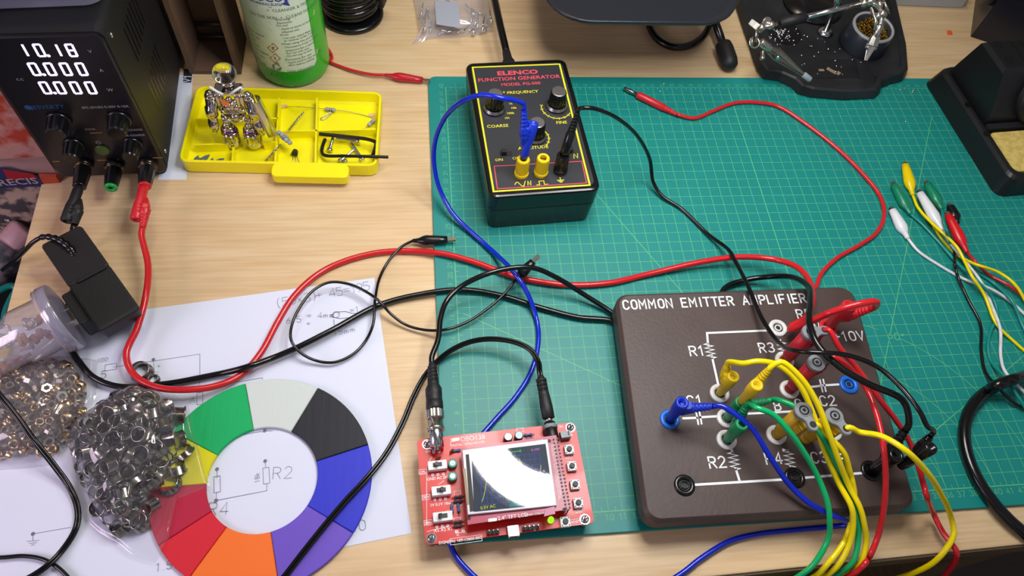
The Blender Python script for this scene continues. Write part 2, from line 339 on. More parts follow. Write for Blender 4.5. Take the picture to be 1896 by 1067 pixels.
# ================================================================ sheet of paper with a printed circuit and notes
PAP = PM('white_paper', 'd8dff0', .75, bump=(30, .04))
PA, PB = V((-6.71, 20.37, 0)), V((-3.94, -.56, 0)); ey = (PA - PB).normalized(); ex = V((ey.y, -ey.x, 0))
PX = M(((ex.x, ey.x, 0, PB.x), (ex.y, ey.y, 0, PB.y), (0, 0, 1, .015), (0, 0, 0, 1)))      # sheet frame: origin at its lower right corner
sheet = thing('paper_sheet', 'white paper sheet with a printed circuit and pencil sums', 'paper', PB)
b = MB(); n = 14
g = [(-29.7 + 29.7*i/n, 21*j/n, .02*math.sin(i*.7)*math.sin(j*.5) + .02) for j in range(n+1) for i in range(n+1)]
b.add(g, [[j*(n+1)+i, j*(n+1)+i+1, (j+1)*(n+1)+i+1, (j+1)*(n+1)+i] for j in range(n) for i in range(n)], True, PX)
b.build('page', PAP, sheet, True)
PI_ = PX.inverted()
def pp(u, v): q = PI_ @ at(u, v, .06); return (q.x, q.y)
def note(s, u, v, h, du=(1, -.13), w=.028, jit=.25, gap=1.3):
    a = V(pp(u, v)); d = (V(pp(u + 40*du[0], v + 40*du[1])) - a); ang = math.degrees(math.atan2(d.y, d.x))
    return penned(s, h, gap=gap, jit=jit), PX @ T(a.x, a.y, .055) @ RZ(ang), w
b = MB()
for a in (note('(50x3)+ 45=195', 513, 570, .82, (1, -.19), gap=.1), note('6.5', 530, 600, .55), note('= 4mm:', 568, 590, .5, (1, -.05)), note('=1', 648, 580, .5), note('=', 568, 604, .4), note('15mm', 618, 622, .5, (1, -.2)), note('R2', 505, 887, .85, (1, -.06)), note('R4', 385, 955, .85, (1, -.04)), note('5', 186, 701, .6, (1, -.1)), note('1.0', 640, 988, .7, (1, -.2)), note('1.5.-', 288, 1058, .5)):
    b.strokes(a[0], a[2], a[1])
b.strokes([[pp(*q) for q in L] for L in ([(612,585),(622,578),(640,577),(650,580),(662,581),(650,588),(630,590),(612,587)], [(618,592),(620,612)], [(622,608),(640,604)])], .035, PX, .055)
b.strokes([[(pp(622,583)[0] + .28*math.cos(k*.6), pp(622,583)[1] + .28*math.sin(k*.6)) for k in range(12)]], .03, PX, .055)
b.build('handwriting', PEN, sheet, True)
b = MB()
def rect(u, v, w, h, a=0):
    x, y = pp(u, v); return [(x-w/2, y-h/2), (x+w/2, y-h/2), (x+w/2, y+h/2), (x-w/2, y+h/2), (x-w/2, y-h/2)]
L = [[pp(402,869), pp(402,885)], rect(402, 897, .42, 1.15), [pp(401,911), pp(400,927)], [pp(400,927), pp(494,909)], [pp(494,909), pp(494,896)], rect(493, 881, .42, 1.15), [pp(492,866), pp(491,854)],
     [pp(370,656), pp(210,680)], [pp(370,656), pp(370,728)], rect(370, 738, .42, .95), [pp(284,666), pp(286,690)], [pp(276,691), pp(294,689)], [pp(276,695), pp(294,693)], [pp(286,695), pp(288,722)], [pp(345,722), pp(486,700)], [pp(486,700), pp(486,703)],
     rect(205, 680, .8, .5), [pp(430,809), pp(490,798)], [pp(490,798), pp(505,798)], [pp(61,989), pp(130,977)], [pp(61,989), pp(61,1001)], [pp(50,1003), pp(72,1001)], [pp(54,1007), pp(68,1005)], [pp(58,1010), pp(64,1009)], [pp(291,679), pp(297,678)], [pp(294,676), pp(294,681)]]
b.strokes(L, .03, PX, .053)
for q in ((402,869),(491,854),(400,927),(284,666),(490,798),(61,989)):
    x, y = pp(*q); b.disc(.13, PX @ T(x, y, .054), n=12)
for s, u, v in (('18k', 481, 893), ('3k', 360, 745), ('100u', 180, 672)):
    x, y = pp(u, v); b.strokes(penned(s, .32), .025, PX @ T(x, y, .054) @ RZ(90 if s != '100u' else 0))
b.build('circuit_print', PRT, sheet, True)
# ================================================================ colour wheel, 3d printed ring of coloured sectors lying on the paper
WC = V((-14.22, 3.77, .1)); ri, ro = 3.78, 7.55
wheel = thing('colour_wheel', 'flat printed ring of coloured sectors lying on the paper', 'colour wheel', WC)
for nm, hx, a0, a1 in (('green', '06ab60', 150, 104.4), ('white', 'c9d4d0', 104.4, 62.6), ('black', '1a1d28', 62.6, 16), ('blue', '2b33c4', 16, -33), ('purple', '6a50c0', -33, -77), ('orange', 'f0732a', -77, -123), ('red', 'cf2232', -123, -147), ('crimson', 'b01d3c', -147, -178), ('yellow', 'd8d21a', -178, -210)):
    b = MB(); g = .25; n = 12; a0 -= .15; a1 += .15
    pts = [(ro*math.cos(math.radians(a1+(a0-a1)*k/n)), ro*math.sin(math.radians(a1+(a0-a1)*k/n))) for k in range(n+1)] + [(ri*math.cos(math.radians(a0+(a1-a0)*k/n)), ri*math.sin(math.radians(a0+(a1-a0)*k/n))) for k in range(n+1)]
    b.prism(pts, [(0, 0), (.22, 0), (.27, .05)])
    s = b.build('sector', PM(nm + '_filament', hx, .5, spec=.35, bump=(260, .25, (1, .1, 1))), wheel); s['label'] = nm + ' sector'
# ================================================================ plugs, clips and leads
PIN = PM('plug_pin_metal', 'a9aaad', .25, 1)
def W4(p): return ('w', p[0], p[1], p[2])
def CB(pts, step=.25): return spline([at(*p) if len(p) == 3 else V(p[1:]) for p in pts], step)      # (u, v, height); a 4-tuple ('w', x, y, z) is a room point
def ground(p):                              # height of what lies under a point: board, mat, desk, or nothing past the front edge
    if p.z > 1.2 and 11.7 < p.x < 32.8 and -1.95 < p.y < 16.6: return 3.0
    if -1.75 < p.x < 58.8 and -1.6 < p.y < 43.6: return .31
    if p.x < -34.2 or p.y < fl(p.x) + .12: return -99
    return .05 if -35 < p.x < -3.5 and -5 < p.y < 20.5 else 0.0
LAID = []                                   # centre lines laid so far: a later lead passes over or under them
def cable(name, pts, r, mat, parent=None, n=10, dual=0, step=.25, world=True):
    b = MB(); Q = CB(pts, step); R_ = r * (1.95 if dual else 1.0)
    for _ in range(14):
        sh = [0.0] * len(Q)
        def bump(i, k, hw):
            for j in range(max(0, i - hw + 1), min(len(Q), i + hw)):
                w = k * .5 * (1 + math.cos(PI * (j - i) / hw)); w *= min(1, (j + 1) / 3, (len(Q) - j) / 3)
                if abs(w) > abs(sh[j]): sh[j] = w
        for own, Q2, r2 in LAID:
            if own is parent: continue
            s = R_ + r2 + .03
            for i, p in enumerate(Q):
                best = None
                for q in Q2[::1]:
                    if abs(q.x - p.x) < s and abs(q.y - p.y) < s:
                        d = (q - p).length
                        if d < s and (best is None or d < best[0]): best = (d, q)
                if best:
                    up_ = p.z >= best[1].z or p.z - (s - best[0]) < R_ + .3; k = (s - best[0]) * (1 if up_ else -1)
                    bump(i, k, 8)
        for i, p in enumerate(Q):
            g = ground(p) + R_ * 1.0 + .012
            if p.z < g: bump(i, g - p.z + .004, 4)
        for i in range(len(Q)):
            if sh[i]: t = (CAM - Q[i]).normalized(); Q[i] = Q[i] + t * (sh[i] / max(.5, t.z)) * 1.0
        if not any(sh): break
    LAID.append((parent, [Q[0]] + [a.lerp(c, f) for a, c in zip(Q, Q[1:]) for f in (.5, 1)], R_))
    if dual:
        for sgn in (-1, 1):
            q = []
            for i in range(len(Q)):
                t = Q[min(i+1, len(Q)-1)] - Q[max(i-1, 0)]; q.append(Q[i] + V((-t.y, t.x, 0)).normalized() * (sgn * r * .92))
            b.tube(q, r, n)
    else: b.tube(Q, r, n)
    return b.build(name, mat, parent, world)
def stack_plug(parent, mat, base, az, boot=58, hole=True, up=(0, 0, 1), pin=True, k=1.0, x0=.62, bl=2.0):
    """stackable 4 mm plug standing in a socket; the lead leaves through a ribbed boot. Returns the boot's end and direction in room coordinates."""
    X = frame(base, up, V((math.cos(math.radians(az)), math.sin(math.radians(az)), 0))) @ M.Scale(k, 4)
    b = MB(); b.lathe([(.34, .02), (.36, .3), (.42, .42), (.42, 1.5), (.50, 1.95), (.51, 3.35), (.45, 3.45), (.27, 3.45), (.24, 2.6)], 20, X, cap=(True, True))
    b.prism([(-.1, -.44), (.5, -.44), (.85, -.34), (.95, 0), (.85, .34), (.5, .44), (-.1, .44)], [(1.2, .34), (1.5, .2), (1.95, .02), (2.9, 0), (3.05, .08)], X)
    for i in range(3):
        for sg in (-1, 1): b.box(.42, .06, .07, X @ T(.22, sg*.47, 2.05 + .32*i))
    d = V((math.cos(math.radians(boot)), 0, math.sin(math.radians(boot)))); o = V((x0, 0, 2.35)); N = 26; pts = []; rr = []
    for i in range(N + 1):
        t = i / N; pts.append(o + d*(bl*t)); r = .46 - .17*t
        if t > .28 and i % 4 in (0, 1): r -= .06
        rr.append(r)
    b.tube(pts, rr, 14, X=X)
    e = X @ (o + d*bl); dd = (X.to_3x3() @ d).normalized()
    pl = b.build('plug', mat, parent, True)
    if pin:
        c = MB(); c.lathe([(.24, 2.6), (.2, 2.62), (.2, 2.9), (.14, 2.9), (.12, 2.6)], 12, X); c.build('contact', PIN, parent, True)
    return e, dd
def barrel_plug(parent, mat, base, az, h=4.05, r=.52, tilt=0):
    """shrouded barrel plug with a grey keyhole cap; returns the lead's exit point"""
    X = frame(base, (0, 0, 1), V((math.cos(math.radians(az)), math.sin(math.radians(az)), 0)))
    b = MB(); p = [(.34, 0)]
    for i in range(4): p += [(.39, .08 + .16*i), (.34, .15 + .16*i)]
    p += [(r*.92, .75), (r, 1.1), (r, h - .35)]
    b.lathe(p, 22, X); b.prism([(0, -.42), (1.0, -.36), (1.12, 0), (1.0, .36), (0, .42)], [(1.8, .25), (2.3, .05), (h - .35, 0)], X)
    for i in range(3): b.box(.5, .9, .08, X @ T(.75, 0, h - 1.6 + .35*i))
    pl = b.build('plug', mat, parent, True)
    c = MB(); key = arc(0, 0, .62, .62, 40, 320, 16) + [(.72, -.30)] + arc(1.1, 0, .40, .36, -80, 80, 8) + [(.72, .30)]
    c.prism(key, [(h - .35, .02), (h - .3, 0), (h - .05, 0), (h, .06)], X); c.lathe([(.44, h), (.44, h + .03), (.36, h + .03), (.36, h + .005)], 20, X, cap=(False, False)); c.lathe([(.24, h), (.24, h + .05), (.13, h + .05), (.13, h + .01)], 16, X, cap=(False, False))
    cap = c.build('cap', GREY, parent, True); cap['label'] = 'grey keyhole cap'
    d = MB(); d.disc(.36, X @ T(0, 0, h + .006), .24); d.disc(.13, X @ T(0, 0, h + .012)); d.disc(.24, X @ T(1.06, 0, h + .008), n=14); d.build('cap_recess', BLKM, parent, True)
    return X @ V((1.0, 0, h - .1))
def straight_plug(parent, mat, tip, tail, k=1.0, pinlen=1.5, bl=3.3, rib=1.5):
    """plain 4 mm plug lying along tip -> tail"""
    z = (V(tail) - V(tip)); X = frame(tip, z); L = z.length
    b = MB(); p = [(.22, pinlen), (.36, pinlen + .05), (.38, pinlen + .2), (.38, L - rib)]
    n = 7
    for i in range(n):
        a = L - rib + rib*i/n; r = .34 - .15*i/n; p += [(r, a + .03), (r, a + rib*.09), (r - .07, a + rib*.1), (r - .07, a + rib*.135)]
    p += [(.16, L)]
    b.lathe(p, 16, X); pl = b.build('plug', mat, parent, True)
    c = MB(); c.lathe([(.1, 0), (.17, .06), (.19, .3), (.22, .7), (.19, 1.1), (.19, pinlen), (.26, pinlen + .01), (.26, pinlen + .1)], 14, X); c.build('pin', PIN, parent, True)
def clip(parent, mat, jaw, tail, k=1.0, up=None, jl=.75):
    """alligator clip in a soft boot, jaws first"""
    j, t = V(jaw), V(tail); x = (t - j); L = x.length; X = frame(j, x, V((0, 0, 1)))        # local z along the clip, local x up
    b = MB(); prof = [(jl, .20, .24), (jl + .02, .26, .32), (jl + (L-jl)*.2, .31, .38), (jl + (L-jl)*.42, .37, .45), (jl + (L-jl)*.6, .41, .50), (jl + (L-jl)*.7, .37, .44), (jl + (L-jl)*.82, .22, .26), (jl + (L-jl)*.9, .18, .2), (jl + (L-jl)*.97, .18, .20), (L, .14, .15)]
    b.loft([[(a*k*math.cos(2*PI*q/16), c*k*math.sin(2*PI*q/16), z) for q in range(16)] for z, a, c in prof], X); b.build('boot', mat, parent, True)
    c = MB()
    for sg in (-1, 1):
        c.prism([(-.03, -.17*k), (.03, -.17*k), (.03, .17*k), (-.03, .17*k)], [(0.05, 0), (jl + .1, 0)], X @ T(sg*.1*k, 0, 0) @ RY(sg*-4))
        for q in range(3): c.box(.06, .3*k, .05, X @ T(sg*.06, 0, .08 + .14*q))
    c.build('jaws', NICK, parent, True)

def over(u, v, drift=(-.25, -.12), drop=9):      # the last points of a lead that sags through the air past the front edge of the desk
    p = at(u, v, 1.15); y = min(p.y, fl(p.x) - .1); dx = drift[0]
    return [W4((p.x, y, 1.15)), W4((p.x + dx*.5, y - .5, .1)), W4((p.x + dx*1.1, y - .8, -1.6)), W4((p.x + dx*2, y - 1.0 + drift[1], -4.5)), W4((p.x + dx*3, y - 1.0 + drift[1]*2, -drop))]
# ================================================================ function generator
FZ = 5.0; FC = V((7.0, 32.75, .3)); FR = 4.2
fg = thing('function_generator', 'black function generator box with yellow bordered panel on the mat', 'function generator', FC, FR)
FX = T(*FC) @ RZ(FR); FI = FX.inverted()
def fl2(u, v, z=FZ): q = FI @ at(u, v, z); return (q.x, q.y)
FH = FZ - .3
b = MB(); b.loft([[(x, y, z) for x, y in rrect(9.5 - 2*i, 15.7 - 2*i, .75 - i*.5, 5)] for z, i in ((.02, .32), (.1, .24), (2.7, .06), (2.74, .1), (2.8, .1), (2.84, .05), (FH-.22, 0), (FH-.06, .06), (FH, .2))], None, False); b.build('case', BLKG, fg)
PANEL = PM('panel_film', '2a2c32', .45, bump=(900, .1))
b = MB(); b.prism(rrect(8.6, 14.6, .5), [(FH + .001, 0), (FH + .012, 0)], T(0, 0, 0)); b.build('panel', PANEL, fg)
zt = FH + .018
b = MB()
c = [fl2(*q) for q in ((875, 125), (1036, 119), (1092, 343), (914, 355))]; b.strokes([c + [c[0]]], .16, z=zt)
t = lambda s, u, v, h, al='LEFT', sx=1.08, bo=.004: b.text(s, h, T(*fl2(u, v), zt), al, sx, bo)
t('FREQUENCY', 968, 173, .47, 'CENTER'); t('COARSE', 922, 236, .47, 'CENTER'); t('FINE', 1030, 230, .47); t('AMPLITUDE', 988, 276, .47, 'CENTER'); t('ON', 917, 299, .4); t('OFF', 949, 296, .4)
for s, u, v in (('10', 928, 173), ('100', 930, 183), ('1k', 942, 194), ('10k', 946, 202), ('100k', 938, 212), ('1M', 934, 221)): t(s, u, v, .33)
def wave(u, v, pts, k=1): x, y = fl2(u, v); return [(x + p[0]*.82, y + p[1]*.82) for p in pts]
b.strokes([wave(967, 341, [(-.75 + .1*i, .28*math.sin(i*PI/5)) for i in range(9)]), wave(967, 341, [(.1, -.35), (.36, .35)]), wave(967, 341, [(.55, -.2), (.62, .3), (.85, -.25), (.92, .3)]),
    wave(1003, 339, [(-.55, -.22), (-.25, -.22), (-.25, .25), (.25, .25), (.25, -.22), (.6, -.22)]), wave(1038, 334, [(0, .35), (0, 0)]), wave(1038, 334, [(-.35, 0), (.35, 0)]), wave(1038, 334, [(-.22, -.13), (.22, -.13)]), wave(1038, 334, [(-.1, -.26), (.1, -.26)]),
    wave(1066, 289, [(-.25, -.3), (-.15, .3), (.15, -.3), (.25, .3)])], .07, z=zt)
for u, v, a0, a1 in ((1030, 199, 165, 325), (991, 256, -48, 35)):
    x, y = fl2(u, v); R = 1.35 if u > 1000 else 1.2
    b.strokes([arc(x, y, R, R, a0, a1, 20)], .08, z=zt)
    for k in range(int((a1 - a0) / 21) + 1):
        a = math.radians(a0 + 21*k); b.strokes([[(x + (R-.14)*math.cos(a), y + (R-.14)*math.sin(a)), (x + (R+.14)*math.cos(a), y + (R+.14)*math.sin(a))]], .07, z=zt, joint=False)
b.build('yellow_lettering', INKY, fg)
b = MB()
c = [fl2(*q) for q in ((915, 308), (1077, 299), (1086, 339), (921, 350))]; b.strokes([c + [c[0]]], .08, z=zt)
t('ELENCO', 959, 138, .72, 'CENTER', 1.4, .025); t('FUNCTION GENERATOR', 962, 148, .62, 'CENTER', 1.1, .008); t('MODEL FG-500', 965, 158, .50, 'CENTER', 1.1, .008)
b.build('red_lettering', INKR, fg)
for u, v in ((915, 205), (1030, 200), (991, 257)):
    x, y = fl2(u, v - 3, FZ); X = T(x, y, FH)
    b = MB(); flt = [(1.0 if k % 2 else .93) for k in range(36)]
    b.lathe([(.98, .02), (.98, .15), (.9, .24)], 36, X)
    b.loft([[(r*flt[k]*math.cos(2*PI*k/36), r*flt[k]*math.sin(2*PI*k/36), z) for k in range(36)] for r, z in ((.80, .26), (.70, 1.75), (.66, 1.8))], X, False)
    kn = b.build('knob', BLKG, fg)
    b = MB(); b.lathe([(.64, 1.79), (.64, 1.84), (.58, 1.86)], 32, X); b.build('knob_cap', PM('spun_aluminium', 'c4c6ca', .28, 1), kn)['label'] = 'silver cap'
    b = MB(); b.lathe([(.965, .17), (.83, .40)], 36, X, cap=(False, False)); b.build('skirt', PM('bright_skirt', 'a9abae', .35, 1), kn)
for u, v, lab in ((937, 285, 'l'), (1053, 281, 'r')):
    x, y = fl2(u, v); b = MB(); b.box(1.0, .48, .04, T(x, y, FH)); b.box(.42, .4, .42, T(x - (.2 if lab == 'l' else -.1), y, FH + .03)); b.build('slide_switch', BLKM, fg)
PST = PM('post_yellow', 'e3c614', .35); fgpost = []
for u, v, m in ((965, 325, PST), (1001, 323, PST), (1037, 318, BLKG)):
    x, y = fl2(u, v - 1, FZ); X = T(x, y, FH); fgpost.append(V((x, y, FH)))
    b = MB(); fl_ = [(1.0 if k % 2 else .94) for k in range(28)]
    b.lathe([(.60, 0), (.60, .42), (.56, .46)], 28, X)
    b.loft([[(r*f_*math.cos(2*PI*k/28), r*f_*math.sin(2*PI*k/28), z) for k in range(28) for f_ in (fl_[k],)] for r, z in ((.56, .47), (.55, 1.95), (.50, 2.03), (.30, 2.03), (.28, 1.5))], X, False)
    bp = b.build('binding_post', m, fg); b = MB(); b.lathe([(.295, 1.55), (.295, 1.78), (.26, 1.78), (.26, 1.52)], 16, X); b.build('post_contact', BRASS, bp)
# power plug and cord at its back
pc = thing('power_cable', 'black power cord plugged into the back of the function generator', 'cord', at(947, 100, 2.5))
b = MB(); e0 = FX @ V((-.2, 7.86, 2.6)); e1 = e0 + V((-.25, 3.4, .1)); b.lathe([(.72, 0), (.72, .3), (.66, .4), (.62, 2.0), (.46, 2.3), (.4, 3.4)], 16, frame(e0 + V((-.01, .05, 0)), e1 - e0)); b.build('plug', BLKM, pc, True)
cable('wire', [('w', *e1), ('w', *(e1 + V((-.5, 5, .4)))), ('w', *(e1 + V((-.8, 14, -.5)))), ('w', *(e1 + V((-.5, 30, -2.2))))], .37, RUB, pc)
# ================================================================ amplifier training board
AZ = 3.0
BRN = PM('brown_printed_plastic', '41332f', .5, noise=('4a3b36', 30, .3, .7), bump=(420, .3, (1, 1, 1)))
A0, A1, A2, A3 = V((12.45, 16.35)), V((32.75, 16.45)), V((31.45, -1.75)), V((11.75, -1.6))
amp = thing('amplifier_board', 'brown printed board titled common emitter amplifier, full of plugs', 'circuit trainer', (22, 7.2, .3))
def rpoly(pts, r, n=7):
    out = []
    for i in range(len(pts)):
        a, b, c = pts[i-1], pts[i], pts[(i+1) % len(pts)]; e1, e2 = (a-b).normalized(), (c-b).normalized()
        h = math.acos(max(-1, min(1, e1.dot(e2)))) / 2; d = r / math.tan(h); m = (e1+e2).normalized(); ce = b + m*(r/math.sin(h))
        s, e = b + e1*d - ce, b + e2*d - ce; a0, a1 = math.atan2(s.y, s.x), math.atan2(e.y, e.x)
        while a1 - a0 > PI: a1 -= 2*PI
        while a1 - a0 < -PI: a1 += 2*PI
        out += [(ce.x + r*math.cos(a0+(a1-a0)*k/n), ce.y + r*math.sin(a0+(a1-a0)*k/n)) for k in range(n+1)]
    return out
ol = rpoly([A3, A2, A1, A0], 1.15)
b = MB(); b.prism(ol, [(1.35, .1), (1.42, 0), (AZ - .3, 0), (AZ - .04, .22), (AZ, .28)]); b.build('case', BRN, amp, True)
for x, y in ((13.6, 0), (30.2, 0), (31, 14.8), (15.2, 10.2)):
    b = MB(); b.lathe([(.9, 0), (.9, 1.06)], 18, T(x, y, .31)); b.build('foot', BLKM, amp, True)
zt = AZ + .012
def ap(u, v): q = at(u, v, AZ); return (q.x, q.y)
def sk(pts, w=.17): b.strokes([[ap(*p) for p in pts]], w, z=zt)
b = MB()
x, y = ap(1155, 573); x2, y2 = ap(1493, 560); tl = penned('COMMON EMITTER AMPLIFIER', .80, gap=1.5); k = (x2 - x) / max(p[0] for L in tl for p in L)
b.strokes([[(x + p[0]*k, y + p[1]*.98 + p[0]*k*(y2-y)/(x2-x)) for p in L] for L in tl], .13, z=zt)
for s, u, v, h in (('R1', 1279, 659, .95), ('R2', 1315, 867, .95), ('R3', 1408, 653, .95), ('R4', 1420, 860, .95), ('R5', 1478, 590, .95), ('C1', 1274, 752, .95), ('C2', 1521, 752, .95), ('C3', 1505, 858, .95), ('+10V', 1546, 632, .95), ('B', 1436, 760, .85), ('C', 1475, 757, .9), ('-', 1578, 908, .6), ('+', 1553, 838, .6), ('+', 1472, 637, .6)):
    x, y = ap(u, v); b.strokes(penned(s, h*.82, gap=1.3), .115, T(x, y, zt))
sk([(1427, 612), (1309, 617), (1311, 640)]); sk([(1318, 660), (1331, 718)])
def zig(u0, v0, u1, v1, n=4, w=.34):
    a, c = V(ap(u0, v0)), V(ap(u1, v1)); d = (c - a); p = V((-d.y, d.x)).normalized() * w; pts = [a]
    for i in range(n * 2): pts.append(a + d*((i + .5) / (n*2)) + p*(1 if i % 2 else -1))
    pts.append(c); b.strokes([[(q.x, q.y) for q in pts]], .12, z=zt)
zig(1311, 636, 1318, 664); zig(1356, 838, 1362, 870); zig(1459, 835, 1464, 866); zig(1445, 630, 1452, 660); zig(1487, 609, 1520, 606)
sk([(1350, 820), (1356, 838)]); sk([(1362, 868), (1369, 890)]); sk([(1287, 898), (1455, 888)]); sk([(1490, 885), (1600, 876)]); sk([(1464, 864), (1470, 876)]); sk([(1450, 833), (1459, 837)])
sk([(1500, 717), (1519, 715)]); sk([(1524, 714), (1555, 712)]); sk([(1518, 704), (1523, 726)], .13); sk([(1524, 703), (1529, 725)], .13)
sk([(1352, 768), (1470, 762)]); sk([(1470, 761), (1473, 777)]); sk([(1475, 770), (1486, 764)]); sk([(1265, 775), (1290, 774)]); sk([(1289, 764), (1293, 786)], .13); sk([(1295, 763), (1299, 785)], .13); sk([(1297, 773), (1330, 771)])
sk([(1455, 609), (1487, 608)]); sk([(1520, 606), (1535, 605)]); sk([(1480, 625), (1500, 622)], .13); sk([(1490, 608), (1491, 622)])
sk([(1545, 842), (1562, 841)], .13); sk([(1547, 850), (1563, 849)], .13)
b.build('white_lettering', INK, amp, True)
SOCK = {}
WJ = PM('white_socket', 'd9dad6', .35)
for key, u, v, m in (('gnd1', 1267, 899, BLKG), ('gnd2', 1471, 885, BLKG), ('gnd3', 1612, 872, BLKG), ('in', 1240, 777, BLUJ), ('b1', 1345, 775, WJ), ('b2', 1345, 815, WJ), ('r1', 1332, 729, WJ), ('r3', 1440, 608, WJ), ('vcc', 1533, 606, RED), ('out', 1571, 713, BLUJ), ('c1', 1461, 722, WJ), ('c2', 1452, 668, WJ), ('e', 1437, 806, WJ), ('e2', 1540, 800, WJ)):
    p = at(u, v, AZ); SOCK[key] = p; X = T(p.x, p.y, AZ)
    b = MB(); b.lathe([(.74, 0), (.74, .1), (.66, .17), (.42, .17), (.40, .05), (.40, .02)], 28, X, cap=(False, False)); b.lathe([(.29, .02), (.29, .10), (.2, .12), (.19, .04)], 18, X, cap=(False, False)); so = b.build('socket', m, amp, True)
    b = MB(); b.disc(.41, X @ T(0, 0, .022), .285); b.disc(.19, X @ T(0, 0, .03)); b.build('socket_hole', BLKM, so); so.children[0].parent = so
    for c in so.children: c.matrix_parent_inverse = M.Identity(4)
    c.location = V((0, 0, 0)); D = amp.matrix_basis.inverted()
    for q in c.data.vertices: q.co = D @ q.co
def sb(k, dz=.14): return SOCK[k] + V((0, 0, dz))
# ---------------------------------------------------------------- leads plugged into it
def lead(name, label, loc, group=None): return thing(name, label, 'test lead', loc, 0, group)
# power supply to +10 V, thick red
l = lead('banana_lead', 'thick red banana lead from the power supply to the +10V socket', at(268, 400, 2))
e, d = stack_plug(l, RED, sb('vcc'), -25, 62, bl=1.7, k=1.0)
PSR = dict(base=at(268, 352, 4.2))
X = (0, -1, -.30)
e2, d2 = stack_plug(l, RED, at(267, 344, 2.85), 0, 86, up=(-.1, -1, -.16), k=.92, x0=.6, bl=1.75)
cable('wire', [W4(e), W4(e + d*.35), (1622, 559, 8.6), (1600, 561, 8.7), (1545, 576, 7.7), (1490, 600, 5.6), (1463, 611, 4.3), (1467, 603, 4.2), (1490, 590, 4.4), (1501, 572, 4.6), (1504, 548, 4.9), (1494, 513, 3.9), (1470, 492, 2.9), (1430, 480, 2.0), (1370, 476, 1.6), (1300, 485, 1.2), (1200, 508, .62), (1130, 524, .6), (1060, 528, .6), (1000, 522, .6), (945, 510, .62), (880, 486, .7), (820, 470, .62), (760, 465, .35), (700, 468, .32), (640, 483, .32), (590, 507, .32), (545, 548, .5), (515, 595, .55), (482, 655, .45), (445, 695, .55), (400, 715, .9), (340, 722, 1.2), (285, 716, 1.1), (245, 690, 1.0), (234, 655, 1.2), (254, 608, 1.5), (270, 548, 2.0), (274, 490, 1.9), W4(e2 + d2*.6), W4(e2)], .25, REDW, l)
# power supply to ground, thick black, passing below the board
l = lead('banana_lead', 'thick black banana lead from the power supply to the ground socket at the board corner', at(140, 400, 2))
eg, dg = stack_plug(l, BLKG, sb('gnd3'), 60, 55, bl=1.9)
e2, d2 = stack_plug(l, BLKM, at(147, 345, 2.85), 0, 84, up=(-.16, -1, -.14), k=.95, x0=.6, bl=1.3)
cable('wire', [W4(eg), W4(eg + dg*.5), (1672, 742, 8.3), (1610, 712, 8.5), (1555, 680, 8.4), (1515, 640, 8.3), (1499, 600, 8.0), (1500, 560, 6.9), (1496, 530, 5.0), (1465, 513, 3.2), (1420, 513, 1.6), (1380, 519, .9), (1340, 536, .65), ('w', 21.5, 14, .62), ('w', 17, 12.5, .6), ('w', 13.2, 14.2, .6), (1135, 596, .6), (1070, 588, .6), (1000, 570, .6), (925, 547, .6), (855, 537, .62), (780, 545, .5), (700, 566, .45), (610, 614, .8), (530, 653, .75), (450, 682, .35), (380, 698, .45), (300, 712, .32), (220, 716, .45), (175, 700, .6), (148, 672, .5), (128, 640, .4), (120, 600, .4), (135, 540, .4), (152, 500, .35), (156, 464, .38), W4(e2 + d2*.6), W4(e2)], .235, RUB, l)
# loose red lead on the mat
l = lead('banana_lead', 'red banana lead whose loose plug lies on the top of the mat', at(1300, 210, .5))
tip, tail = at(1155, 163, .68), at(1253, 212, .62); straight_plug(l, RED, tip, tail, bl=3)
cable('wire', [W4(tail), (1285, 219, .5), (1320, 206, .5), (1360, 191, .5), (1405, 190, .5), (1440, 197, .5), (1490, 228, .5), (1550, 275, .5), (1600, 325, .5), (1630, 365, .5), (1637, 400, .5), (1622, 432, .5), (1590, 455, .5), (1550, 478, .5), (1520, 508, .6), (1511, 532, .75), ('w', 28.3, 14.6, .8), ('w', 27.5, 12.5, .7)], .19, REDW, l)
# black lead from the generator to the second plug at the ground corner
l = lead('banana_lead', 'black banana lead from the function generator stacked on the ground socket', at(1200, 320, .5))
pb = FX @ (fgpost[2] + V((0, 0, 1.9))); tl_ = at(1070, 207, 11.0); straight_plug(l, BLKG, pb, tl_, pinlen=.35, rib=2.0)
up2 = V((.35, .25, .9)).normalized(); pbase = sb('gnd3') + V((1.0, -.35, 1.9))
es, ds = stack_plug(l, BLKG, pbase, 60, 62, up=(.2, .1, 1), bl=1.0, pin=False, k=.9)
cable('wire', [W4(tl_), W4(tl_ + (tl_ - pb).normalized()*.25), (1079, 200, 11.6), (1094, 200, 11.6), (1116, 206, 11.0), (1147, 222, 9.3), (1180, 252, 6.6), (1203, 295, 3.4), (1210, 338, 1.3), (1225, 362, .7), (1262, 387, .5), (1310, 433, .6), (1348, 462, 1.4), (1362, 485, 2.1), (1385, 530, 3.4), (1412, 592, 4.2), (1440, 632, 5.2), (1475, 650, 8.2), (1515, 653, 9.0), (1565, 657, 9.1), (1620, 677, 9.1), (1665, 714, 9.3), (1703, 762, 9.4), (1716, 788, 9.0), W4(es + ds*.4), W4(es)], .17, RUB, l)
